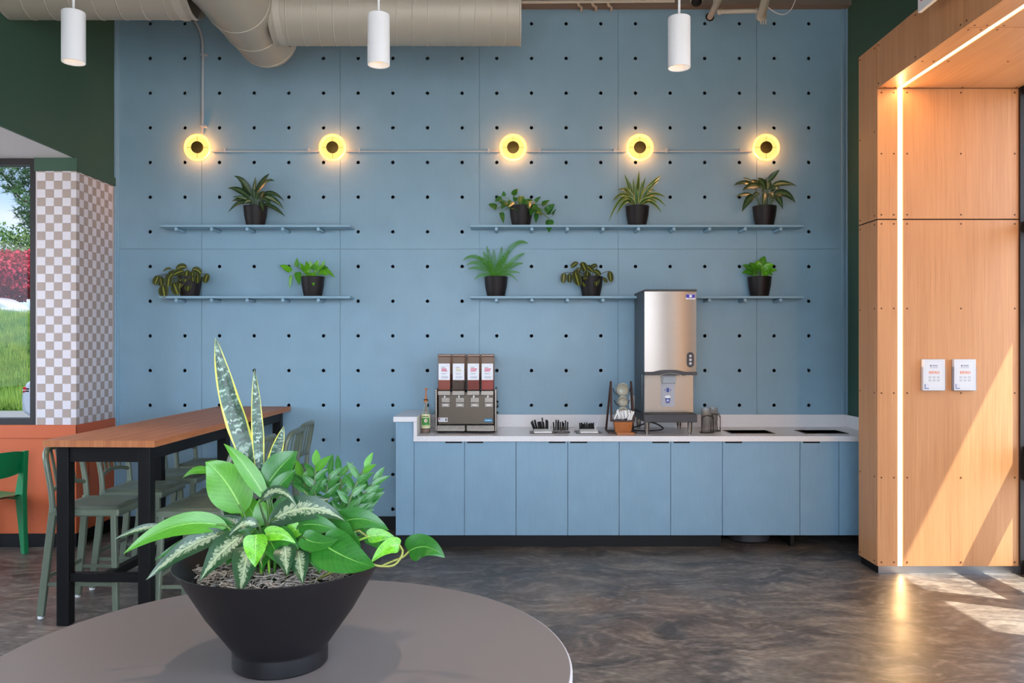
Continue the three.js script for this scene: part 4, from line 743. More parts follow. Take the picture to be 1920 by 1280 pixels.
// ------------------------------------------------------------------ menu holders and exit sign
function menuHolder(pl, pr, label) {
  const z = P.z1, a = at(pl, 673, z + 0.03), b = at(pr, 732, z + 0.03), h = thing('menu_holder', label, 'menu holder', [0, 0, 0]);
  const x0 = a.x + 0.012, x1 = b.x, y1 = a.y, y0 = b.y, clear = phy(srgb(236, 240, 246), 0.06, { transmission: 0.9, thickness: 0 });
  mesh('back_plate', rbx(x0, x1, y0, y1, z + 0.0015, z + 0.005, 0.001), clear, h);
  mesh('pocket', join(bx(x0 - 0.002, x0 + 0.001, y0, y1 - 0.055, z + 0.005, z + 0.036), bx(x1 - 0.001, x1 + 0.002, y0, y1 - 0.055, z + 0.005, z + 0.036), bx(x0, x1, y0 - 0.002, y0 + 0.001, z + 0.005, z + 0.036)), clear, h);
  const pad = mesh('menu_stack', bx(x0 + 0.002, x1 - 0.003, y0 + 0.002, y1 - 0.002, z + 0.006, z + 0.033), M.ivory, h), w = x1 - x0 - 0.006, hh = y1 - y0 - 0.005;
  const [g, m] = flat(w, hh, canvasTex(256, 360, (c, W, H) => {
    c.fillStyle = '#dedee2'; c.fillRect(0, 0, W, H); c.strokeStyle = '#c9ced8'; c.lineWidth = 4; c.strokeRect(22, 20, W - 44, H - 40);
    c.fillStyle = '#3b3f63'; c.beginPath(); c.arc(88, 74, 9, 0, 7); c.fill(); c.fillStyle = '#9398ac'; c.fillRect(104, 66, 66, 14); c.fillStyle = '#aaaebc'; c.fillRect(74, 92, 100, 8);
    c.fillStyle = '#dd6a2c'; c.font = 'bold 44px sans-serif'; c.textAlign = 'center'; c.fillText('MENU', W / 2, 168);
    c.fillStyle = '#adb0b6'; for (let r = 0; r < 2; r++) for (let k = 0; k < 3; k++) for (let q = 0; q < 3; q++) c.fillRect(60 + k * 50, 198 + r * 36 + q * 8, 34, 5);
    c.fillStyle = '#3c4a8c'; c.fillRect(14, 286, 9, 58); c.fillRect(14, 335, 52, 9); c.strokeStyle = '#9aa2c4'; c.lineWidth = 3; c.beginPath(); c.arc(44, 308, 16, 0, 7); c.stroke();
  }), 0.5);
  mesh('menu_print', g.translate((x0 + x1) / 2, (y0 + y1) / 2, z + 0.0336), m, pad);
}
menuHolder(1727, 1772, 'clear menu holder with white menus nearer the light strip');
menuHolder(1785, 1830, 'clear menu holder with white menus nearer the glass door');
{
  const y = 3.605, z0 = 2.285, e = thing('exit_sign', 'white exit sign with red lettering hung before the portal', 'sign', [2.45, 0, 0]);
  mesh('case', rbx(-0.012, 0.012, y, y + 0.2, z0, z0 + 0.32, 0.004), M.ivory, e);
  const [g, m] = flat(0.31, 0.19, canvasTex(256, 156, (c, W, H) => { c.fillStyle = '#f2eeee'; c.fillRect(0, 0, W, H); c.fillStyle = '#d2203a'; c.font = 'bold 104px sans-serif'; c.textAlign = 'center'; c.fillText('EXIT', W / 2, 116); }));
  mesh('lettering', g.rotateY(-Math.PI / 2).translate(-0.0125, y + 0.1, z0 + 0.16), m, e);
  mesh('stem', rod(V(0, y + 0.2, z0 + 0.16), V(0, CEIL, z0 + 0.16), 0.008), M.ivory, e);
}
// ------------------------------------------------------------------ leaves
const PROFILE = {
  lance: (t) => Math.sin(Math.PI * Math.pow(t, 0.72)) ** 0.9 * (1 - 0.15 * t),
  oval: (t) => Math.sqrt(Math.max(0, 1 - (2 * t - 1) ** 2)) * (1 - 0.06 * t),
  heart: (t) => Math.pow(Math.sin(Math.PI * Math.pow(Math.min(1, t * 0.97 + 0.03), 0.5)), 0.8),
  sword: (t) => Math.min(1, 0.55 + t * 1.2) * Math.pow(1 - Math.pow(t, 3.2), 0.9),
  strap: (t) => Math.min(1, 0.5 + t * 2.5) * Math.pow(1 - Math.pow(t, 2.2), 0.8),
};
// a leaf from base a to tip b: its spine bows by `arch` towards `up`, its blade is folded along the midrib and slightly wavy
function leafGeo(a, b, w, o = {}) {
  const { shape = 'lance', arch = 0, up = V(0, 1, 0), face = V(0, 0.5, 1), fold = 0.18, wave = 0.02, nl = 12, nw = 4, stem, twist = 0, thick = 0.0 } = o;
  const mid = a.clone().lerp(b, o.peak ?? 0.5).addScaledVector(up, arch * 2), P0 = a, P2 = b, f = PROFILE[shape], pos = [], uv = [], idx = [], ph = rnd() * 6;
  const q = (t) => P0.clone().multiplyScalar((1 - t) ** 2).addScaledVector(mid, 2 * t * (1 - t)).addScaledVector(P2, t * t);
  const dq = (t) => mid.clone().sub(P0).multiplyScalar(2 * (1 - t)).addScaledVector(P2.clone().sub(mid), 2 * t).normalize();
  for (let i = 0; i <= nl; i++) {
    const t = i / nl, c = q(t), tan = dq(t);
    let side = tan.clone().cross(face); if (side.lengthSq() < 1e-6) side = tan.clone().cross(V(1, 0.2, 0)); side.normalize();
    if (twist) side.applyAxisAngle(tan, twist * (t - 0.3));
    const nor = side.clone().cross(tan).normalize(), hw = Math.max(0.0006, f(t) * w / 2);
    for (let j = 0; j <= nw; j++) {
      const u = j / nw * 2 - 1, lift = fold * Math.abs(u) * hw + wave * w * Math.sin(t * 9 + ph + u) * Math.abs(u);
      const p = c.clone().addScaledVector(side, u * hw).addScaledVector(nor, lift);
      pos.push(p.x, p.y, p.z); uv.push(0.5 + 0.5 * u, 0.06 + 0.94 * t);
    }
  }
  for (let i = 0; i < nl; i++) for (let j = 0; j < nw; j++) { const k = i * (nw + 1) + j; idx.push(k, k + 1, k + nw + 1, k + 1, k + nw + 2, k + nw + 1); }
  const g = new THREE.BufferGeometry();
  g.setAttribute('position', new THREE.Float32BufferAttribute(pos, 3)); g.setAttribute('uv', new THREE.Float32BufferAttribute(uv, 2)); g.setIndex(idx); g.computeVertexNormals();
  if (!stem) return g;
  const sg = tube([stem.clone(), stem.clone().lerp(a, 0.5).add(V(0, stem.distanceTo(a) * 0.12, 0)), a.clone(), q(0.12)], o.stemR ?? 0.0028, 10, 5), su = sg.attributes.uv;
  for (let i = 0; i < su.count; i++) su.setXY(i, 0.5, 0.012);
  return join(g, sg);
}
const leafTex = (draw) => canvasTex(128, 256, (g, W, H) => { g.save(); g.translate(0, H); g.scale(1, -1); draw(g, W, H); g.restore(); });   // y upwards: base at 0, tip at H
const speckle = (g, W, H, cols, n, rx, ry) => { for (let k = 0; k < n; k++) { g.fillStyle = cols[Math.floor(rnd() * cols.length)]; g.beginPath(); g.ellipse(rnd() * W, rnd() * H, rr(rx * 0.4, rx), rr(ry * 0.4, ry), rr(-0.5, 0.5), 0, 7); g.fill(); } };
const veins = (g, W, H, col, n, lw = 1, slope = 46) => { g.strokeStyle = col; g.lineWidth = lw; for (let k = 0; k < n; k++) { const y = 18 + (H - 40) * k / n; for (const s of [-1, 1]) { g.beginPath(); g.moveTo(W / 2, y); g.quadraticCurveTo(W / 2 + s * W * 0.25, y + slope * 0.4, W / 2 + s * W * 0.5, y + slope); g.stroke(); } } };
const rib = (g, W, H, col, w) => { g.fillStyle = col; g.beginPath(); g.moveTo(W / 2 - w, 0); g.lineTo(W / 2 + w, 0); g.lineTo(W / 2 + 0.6, H); g.lineTo(W / 2 - 0.6, H); g.fill(); };
const stemEnd = (g, W, col) => { g.fillStyle = col; g.fillRect(0, 0, W, 10); };
const leafMat = (draw, rough = 0.36, coat = 0.15) => phy(0xffffff, rough, { map: leafTex(draw), side: THREE.DoubleSide, clearcoat: coat, clearcoatRoughness: 0.25, transmission: 0.22, thickness: 0 });
const silver = (g, W, H, base, pale, n) => {   // a ragged silver patch along the midrib, flecked with green
  g.fillStyle = base; g.fillRect(0, 0, W, H);
  g.fillStyle = pale[0]; g.beginPath(); g.moveTo(W / 2, 4);
  const half = (y) => W * 0.27 * Math.sin(Math.PI * Math.min(1, 0.12 + 0.82 * y / H)) ** 0.7;
  for (let y = 6; y < H * 0.95; y += 7) g.lineTo(W / 2 + half(y) * rr(0.45, 1.15), y + rr(-3, 6));
  g.lineTo(W / 2, H);
  for (let y = H * 0.95; y > 6; y -= 7) g.lineTo(W / 2 - half(y) * rr(0.45, 1.15), y + rr(-3, 6));
  g.fill();
  for (let k = 0; k < n; k++) { const y = rr(8, H * 0.93), s = rnd() < 0.5 ? -1 : 1, L = half(y) * rr(0.3, 1.3); g.strokeStyle = rnd() < 0.55 ? base : pale[Math.floor(rnd() * pale.length)]; g.lineWidth = rr(0.8, 2.6); g.beginPath(); g.moveTo(W / 2 + s * L * 0.35, y); g.quadraticCurveTo(W / 2 + s * L * 0.7, y + 4, W / 2 + s * L, y + rr(6, 16)); g.stroke(); }
};
const LM = {
  agla: leafMat((g, W, H) => { silver(g, W, H, '#244a29', ['#9aa682', '#8c9c76', '#a9b08e', '#7c9068'], 150); rib(g, W, H, '#c2cf9a', 2.5); stemEnd(g, W, '#45602e'); }),
  aglaDark: leafMat((g, W, H) => { silver(g, W, H, '#1f3d22', ['#55704a', '#63794f'], 110); veins(g, W, H, '#34573266', 16, 2); rib(g, W, H, '#6d8650', 2); stemEnd(g, W, '#5a7a3c'); }),
  broad: leafMat((g, W, H) => { g.fillStyle = '#4d9420'; g.fillRect(0, 0, W, H); speckle(g, W, H, ['#4f9721', '#4b911f', '#509823'], 120, 12, 22); veins(g, W, H, '#66aa38', 11, 1.1, 64); rib(g, W, H, '#98cc5c', 2.6); stemEnd(g, W, '#5a8a30'); }),
  deep: leafMat((g, W, H) => { g.fillStyle = '#266c1a'; g.fillRect(0, 0, W, H); speckle(g, W, H, ['#286f1b', '#246919', '#29711c'], 120, 12, 22); veins(g, W, H, '#3d8530', 10, 1.1, 60); rib(g, W, H, '#8cc258', 2.2); stemEnd(g, W, '#3f7026'); }),
  lime: leafMat((g, W, H) => { g.fillStyle = '#62ae18'; g.fillRect(0, 0, W, H); speckle(g, W, H, ['#6cba20', '#58a012', '#74c028'], 90, 12, 20); veins(g, W, H, '#9bdc4c', 10, 1.2, 50); rib(g, W, H, '#b6e86c', 2); stemEnd(g, W, '#9bd04c'); }),
  pothos: leafMat((g, W, H) => { g.fillStyle = '#2f6f2a'; g.fillRect(0, 0, W, H); speckle(g, W, H, ['#367b30', '#2a6326', '#438a38'], 90, 12, 20); veins(g, W, H, '#4f8f42', 9, 1.2, 50); rib(g, W, H, '#7fae58', 2); stemEnd(g, W, '#6d9a44'); }),
  snake: leafMat((g, W, H) => {
    g.fillStyle = '#3f5f49'; g.fillRect(0, 0, W, H);
    for (let k = 0; k < 130; k++) { const y = rnd() * H, x = rr(18, W - 18); g.strokeStyle = ['#1b3625', '#234229', '#7d9683', '#9cb19e', '#2c4c37'][Math.floor(rnd() * 5)]; g.lineWidth = rr(2, 5); g.beginPath(); g.moveTo(x - 26, y); for (let q = 0; q < 6; q++) g.lineTo(x - 18 + q * 9, y + rr(-3, 3)); g.stroke(); }
    g.fillStyle = '#d6d24a'; for (const s of [0, 1]) { g.beginPath(); g.moveTo(s * W, 0); for (let y = 0; y <= H; y += 8) g.lineTo(s ? W - 11 - 3 * Math.sin(y * 0.09) : 11 + 3 * Math.sin(y * 0.07), y); g.lineTo(s * W, H); g.fill(); }
    stemEnd(g, W, '#6f8a50');
  }, 0.4),
  maranta: leafMat((g, W, H) => {
    g.fillStyle = '#4b5a26'; g.fillRect(0, 0, W, H); speckle(g, W, H, ['#565f2c', '#424f22', '#5b5530'], 80, 10, 14);
    for (let k = 0; k < 8; k++) for (const s of [-1, 1]) { g.fillStyle = '#241c14'; g.beginPath(); g.ellipse(W / 2 + s * 26, 34 + k * 26, 17, 8, s * 0.6, 0, 7); g.fill(); }
    veins(g, W, H, '#6f7436', 11, 1.5, 34); g.fillStyle = '#a8a83c'; g.beginPath(); g.moveTo(W / 2, 6); for (let y = 6; y < H - 10; y += 13) { g.lineTo(W / 2 + 13, y + 4); g.lineTo(W / 2 + 6, y + 10); } g.lineTo(W / 2, H); for (let y = H - 10; y > 6; y -= 13) { g.lineTo(W / 2 - 13, y - 4); g.lineTo(W / 2 - 6, y - 10); } g.fill(); stemEnd(g, W, '#5a4a2c');
  }, 0.5, 0.05),
  dracaena: leafMat((g, W, H) => { g.fillStyle = '#33602a'; g.fillRect(0, 0, W, H); g.fillStyle = '#b4b95a'; g.fillRect(0, 0, 22, H); g.fillRect(W - 22, 0, 22, H); g.strokeStyle = '#4f7d3a'; for (let k = 0; k < 12; k++) { g.lineWidth = 1.5; g.beginPath(); g.moveTo(26 + k * 7, 0); g.lineTo(26 + k * 7, H); g.stroke(); } rib(g, W, H, '#8fa050', 2); }),
  fern: leafMat((g, W, H) => { g.fillStyle = '#57a02c'; g.fillRect(0, 0, W, H); speckle(g, W, H, ['#62ae34', '#4c8f26'], 60, 12, 20); rib(g, W, H, '#7ab44c', 3); }, 0.5, 0.05),
};
// ------------------------------------------------------------------ shelf plants: pot, soil and leaves, each leaf by its base, tip and width in the photograph
const PZ = 0.1;
function potted(name, label, px, shelfY) {
  const x = at(px, 0, PZ).x, t = thing(name, label, 'potted plant', [x, shelfY, PZ], 0, 'potted plants on the wall shelves');
  mesh('pot', lathe([[0, 0], [0.072, 0], [0.077, 0.004], [0.094, 0.09], [0.101, 0.162], [0.103, 0.17], [0.1, 0.172], [0.095, 0.168], [0.09, 0.15], [0, 0.148]], 36), M.pot, t);
  mesh('soil', lathe([[0, 0.156], [0.06, 0.155], [0.0925, 0.15]], 24), M.soil, t);
  return t;
}
function addLeaves(t, list, mat, o = {}) {
  const org = t.position;
  for (const [bx_, by, tx, ty, wpx, arch = 0, dz = 0, dz2 = dz] of list) {
    const zb = PZ + 0.3 * dz, a = at(bx_, by, zb).sub(org), b = at(tx, ty, Math.max(0.02, PZ + dz2)).sub(org);
    a.z = Math.max(a.z, -PZ + 0.025); b.z = Math.max(b.z, -PZ + 0.02);
    const root = V(cl(a.x, -0.05, 0.05) * 0.8, 0.155, cl(a.z, -0.04, 0.04));
    mesh('leaf', leafGeo(a, b, wpx / 214, { arch: arch / 214, stem: o.stem === false ? undefined : root, shape: o.shape ?? 'lance', face: o.face ?? V(rr(-0.3, 0.3), 0.5, 1), fold: o.fold ?? 0.2, wave: o.wave ?? 0.03, stemR: 0.0026, nl: 10, peak: o.peak }), Array.isArray(mat) ? mat[Math.floor(rnd() * mat.length)] : mat, t);
  }
}
const jz = () => rr(-0.05, 0.09);
{
  const t = potted('potted_aglaonema', 'plant with slender dark silvery leaves in brown pot alone on short shelf', 479, SH1);
  addLeaves(t, [[474, 370, 438, 330, 13, 9], [476, 365, 479, 331, 8, 0], [480, 362, 505, 325, 12, 3], [482, 362, 515, 339, 10, 9], [470, 372, 426, 353, 13, 6], [470, 376, 436, 369, 9, 2, 0.08], [468, 380, 434, 377, 11, 4, 0.02], [468, 381, 428, 398, 9, 9, 0.06], [488, 368, 533, 377, 10, 10, 0.0], [489, 372, 532, 392, 13, 9, 0.06], [494, 382, 535, 406, 9, 4, 0.02], [488, 374, 511, 389, 9, 6, 0.1], [488, 377, 494, 397, 11, 2, 0.12], [474, 376, 470, 385, 6, 2, 0.1], [472, 366, 452, 346, 15, 3, -0.03], [480, 366, 492, 350, 10, 3, -0.04], [478, 372, 474, 350, 9, 0, 0.06], [484, 372, 500, 362, 11, 4, 0.04], [474, 378, 456, 384, 11, 4, 0.1], [480, 374, 487, 362, 12, 2, 0.03]].map((l) => l.length < 7 ? [...l, jz()] : l), [LM.aglaDark, LM.aglaDark, LM.agla]);
}
{
  const t = potted('potted_prayer_plant', 'drooping prayer plant spilling off the left end of the short shelf', 356, SH2);
  addLeaves(t, [[297, 516, 290, 534, 15, 0, 0.05], [301, 518, 303, 537, 14, 0, 0.02], [305, 534, 309, 558, 19, 0, 0.1], [318, 512, 315, 538, 17, 0, 0.06], [325, 529, 334, 553, 18, 0, 0.12], [341, 520, 336, 541, 16, 0, 0.12], [351, 506, 347, 529, 17, 0, 0.12], [354, 524, 352, 546, 15, 0, 0.13], [345, 508, 324, 517, 16, 2, 0.08], [350, 502, 330, 506, 14, 4, 0.02], [360, 506, 378, 514, 13, 4, 0.02], [370, 512, 371, 531, 14, 0, 0.1], [389, 513, 384, 531, 14, 0, 0.05], [321, 504, 306, 509, 5, 3, 0], [330, 508, 316, 522, 15, 2, 0.1], [360, 508, 362, 528, 13, 0, 0.12], [345, 512, 338, 527, 15, 1, 0.1]], LM.maranta, { shape: 'oval', fold: 0.12, wave: 0.01, face: V(0, 0.35, 1) });
}
{
  const t = potted('potted_lime_pothos', 'lime green heart-leaved pothos in brown pot on short shelf', 586.5, SH2);
  addLeaves(t, [[545, 509, 524, 497, 12, 2], [556, 500, 557, 483, 9, 0], [546, 516, 543, 541, 7, 0], [558, 510, 561, 534, 13, 0, 0.08], [578, 512, 568, 498, 12, 0], [585, 511, 588, 536, 14, 0, 0.11], [583, 504, 581, 488, 10, 0], [591, 504, 597, 487, 12, 0], [603, 502, 609, 488, 8, 0], [602, 506, 628, 521, 11, 4], [598, 510, 614, 517, 12, 2, 0.09], [572, 508, 562, 492, 10, 0], [577, 506, 574, 489, 10, 0], [592, 508, 604, 500, 13, 1, 0.06], [580, 512, 574, 518, 11, 0, 0.1], [588, 506, 590, 494, 12, 0, 0.04], [600, 506, 616, 502, 10, 2, 0]].map((l) => l.length < 7 ? [...l, jz()] : l), [LM.lime, LM.lime, LM.broad], { shape: 'heart' });
}
{
  const t = potted('potted_pothos', 'trailing dark green pothos whose vine hangs past the shelf edge', 977, SH1);
  addLeaves(t, [[931, 390, 915, 384, 14, 1], [940, 374, 928, 378, 12, 2], [945, 368, 944, 358, 8, 0], [940, 398, 944, 419, 10, 1, 0.1], [955, 388, 972, 396, 11, 2, 0.11], [962, 366, 972, 355, 11, 2], [978, 368, 974, 386, 13, 1, 0.08], [986, 374, 980, 392, 12, 0, 0.1], [1003, 378, 1014, 368, 8, 0], [1016, 384, 1031, 375, 11, 0], [1024, 398, 1040, 382, 18, 0, 0.05], [1036, 402, 1043, 392, 7, 0], [1031, 412, 1029, 436, 15, 0, 0.11], [997, 384, 1010, 396, 13, 1, 0.06], [1003, 392, 1016, 404, 13, 1, 0.1], [1000, 388, 994, 404, 14, 0, 0.11], [950, 380, 940, 392, 12, 1, 0.05], [960, 378, 952, 390, 13, 1, 0.1], [985, 380, 1000, 376, 12, 1, 0.02], [1006, 400, 1005, 418, 9, 0, 0.08], [968, 376, 962, 368, 10, 0, 0], [990, 378, 992, 392, 12, 0, 0.12], [947, 384, 933, 372, 10, 0, 0]].map((l) => l.length < 7 ? [...l, jz()] : l), [LM.pothos, LM.pothos, LM.pothos, LM.deep], { shape: 'heart' });
  const o = t.position; mesh('vine', join(tube([V(0.03, 0.16, 0.05), at(1005, 392, 0.15).sub(o), at(1020, 403, 0.17).sub(o), at(1031, 411, 0.205).sub(o)], 0.003, 16, 5), tube([V(0.03, 0.16, 0.05), at(1010, 396, 0.14).sub(o), at(1025, 402, 0.15).sub(o), at(1038, 400, 0.15).sub(o)], 0.0026, 16, 5), tube([V(-0.03, 0.16, 0.03), at(950, 378, 0.13).sub(o), at(938, 388, 0.14).sub(o), at(931, 390, 0.14).sub(o)], 0.0026, 16, 5)), std(srgb(96, 112, 60), 0.6), t);
}
{
  const t = potted('potted_dracaena', 'spiky plant with long cream-edged arching leaves below a sconce', 1195, SH1);
  addLeaves(t, [[1190, 380, 1171, 327, 10, 2], [1194, 380, 1198, 320, 9, 0], [1199, 378, 1241, 328, 9, 6], [1199, 380, 1239, 337, 9, 7], [1189, 382, 1158, 357, 9, 12], [1188, 383, 1148, 378, 9, 16], [1188, 383, 1141, 416, 8, 26, 0.06], [1188, 384, 1156, 402, 9, 14, 0.1], [1201, 382, 1248, 370, 9, 12], [1202, 383, 1249, 387, 8, 14, 0.04], [1202, 384, 1241, 399, 8, 12, 0.08], [1198, 378, 1229, 357, 9, 8], [1196, 378, 1210, 332, 9, 0], [1192, 380, 1180, 340, 9, 0], [1192, 380, 1187, 334, 9, 0, 0.03], [1196, 380, 1204, 340, 9, 0, 0.05], [1190, 382, 1170, 350, 9, 5, 0.06], [1198, 382, 1224, 346, 9, 4, 0.05], [1200, 383, 1232, 380, 9, 8, 0.1], [1190, 383, 1166, 378, 9, 9, 0.11], [1194, 381, 1192, 346, 9, 0, 0.08]].map((l) => l.length < 7 ? [...l, jz()] : l), LM.dracaena, { shape: 'strap', stem: false, fold: 0.35, wave: 0.0, peak: 0.45 });
}
{
  const t = potted('potted_chinese_evergreen', 'plant with broad dark silver-patched leaves nearest the dark green wall', 1433.5, SH1);
  addLeaves(t, [[1413, 347, 1376, 347, 10, 5], [1408, 338, 1392, 333, 5, 0], [1438, 342, 1462, 318, 12, 1], [1446, 350, 1494, 349, 13, 6], [1450, 366, 1492, 380, 18, 10, 0.08], [1455, 366, 1468, 392, 12, 3, 0.1], [1434, 362, 1431, 386, 9, 2, 0.13], [1414, 366, 1391, 397, 15, 5, 0.1], [1409, 364, 1378, 369, 8, 2, 0.05], [1428, 350, 1392, 357, 16, 5, 0.1], [1436, 356, 1420, 333, 18, 3], [1440, 356, 1438, 332, 16, 0, -0.04], [1430, 352, 1406, 338, 12, 3], [1444, 358, 1462, 352, 12, 3, 0.07], [1424, 362, 1408, 376, 9, 4, 0.11], [1440, 364, 1448, 378, 10, 2, 0.13], [1432, 356, 1424, 346, 13, 0, 0.08], [1440, 360, 1452, 372, 9, 2, 0.12]].map((l) => l.length < 7 ? [...l, jz()] : l), [LM.aglaDark, LM.agla, LM.aglaDark]);
}
{ // fern: each frond one mesh of paired leaflets
  const t = potted('potted_fern', 'bright green sword fern with arching toothed fronds', 930, SH2), o = t.position;
  for (const [tx, ty, arch, wp, dz] of [[869, 487, 20, 10, 0], [876, 496, 14, 11, 0.05], [879, 504, 9, 10, 0.08], [890, 523, 8, 9, 0.1], [913, 462, 0, 12, -0.03], [906, 472, 4, 12, 0.03], [926, 468, 0, 13, 0.03], [941, 463, 0, 12, 0], [989, 456, 24, 11, 0], [983, 475, 8, 11, 0.03], [980, 494, 8, 11, 0.06], [974, 511, 6, 9, 0.09], [970, 527, 10, 5, 0.1], [896, 482, 8, 12, 0.02], [950, 482, 4, 12, 0.06], [938, 486, 0, 12, 0.09], [915, 490, 2, 12, 0.08], [962, 492, 4, 11, 0.1], [956, 470, 6, 11, -0.02]]) {
    const a = V(rr(-0.03, 0.03), 0.155, rr(-0.02, 0.03)), b = at(tx, ty, Math.max(0.03, PZ + dz)).sub(o), mid = a.clone().lerp(b, 0.55).add(V(0, arch / 214 * 2, 0)), parts = [], cv = new THREE.QuadraticBezierCurve3(a, mid, b), L = cv.getLength(), n = Math.round(L / 0.0125);
    parts.push(new THREE.TubeGeometry(cv, 12, 0.0017, 4));
    for (let i = 2; i <= n; i++) { const u = i / n, c = cv.getPoint(u), tan = cv.getTangent(u), sd = tan.clone().cross(V(0.1, 0.4, 1)).normalize(), wl = wp / 214 * 0.62 * Math.pow(Math.sin(Math.PI * (0.12 + 0.86 * u)), 0.6) * (1.05 - 0.4 * u); for (const s of [-1, 1]) parts.push(leafGeo(c, c.clone().addScaledVector(sd, s * wl).addScaledVector(tan, wl * 0.35).add(V(0, -wl * 0.15, 0)), 0.0085, { nl: 3, nw: 2, face: V(0, 0.5, 1), fold: 0.1, wave: 0 })); }
    mesh('frond', join(parts), LM.fern, t);
  }
}
{
  const t = potted('potted_prayer_plant', 'bushy prayer plant with dark patterned oval leaves on the lower long shelf', 1108.5, SH2);
  addLeaves(t, [[1058, 511, 1056, 531, 13, 0], [1068, 512, 1068, 530, 11, 0], [1083, 491, 1070, 501, 10, 0], [1091, 491, 1099, 509, 14, 0, 0.08], [1078, 509, 1086, 536, 17, 0, 0.11], [1107, 512, 1094, 524, 12, 0, 0.11], [1120, 497, 1106, 502, 9, 1], [1120, 513, 1118, 536, 12, 0, 0.12], [1143, 508, 1146, 529, 12, 0, 0.06], [1132, 520, 1138, 530, 7, 0, 0.05], [1092, 522, 1096, 538, 10, 0, 0.1], [1100, 498, 1112, 510, 12, 1, 0.06], [1086, 508, 1074, 516, 11, 1, 0.05], [1112, 506, 1126, 516, 11, 1, 0.1], [1102, 508, 1100, 522, 12, 0, 0.1], [1088, 502, 1080, 512, 11, 0, 0]].map((l) => l.length < 7 ? [...l, jz()] : l), LM.maranta, { shape: 'oval', fold: 0.12, wave: 0.01, face: V(0, 0.35, 1) });
}
{
  const t = potted('potted_lime_pothos', 'compact lime green plant to the right of the ice machine', 1424, SH2), L = [];
  for (const [x, y] of [[1392, 497], [1391, 512], [1404, 494], [1419, 488], [1434, 480], [1446, 493], [1452, 496], [1458, 507], [1449, 516], [1440, 518], [1414, 519], [1404, 514], [1424, 508], [1433, 500], [1410, 506], [1442, 506], [1426, 496], [1400, 504], [1449, 502], [1418, 502], [1436, 512]]) { const c = [1424, 512]; L.push([c[0] + (x - c[0]) * 0.42 + rr(-3, 3), c[1] + (y - c[1]) * 0.42, x, y, rr(11, 15), 2, rr(-0.05, 0.11)]); }
  addLeaves(t, L, [LM.lime, LM.broad], { shape: 'heart' });
}
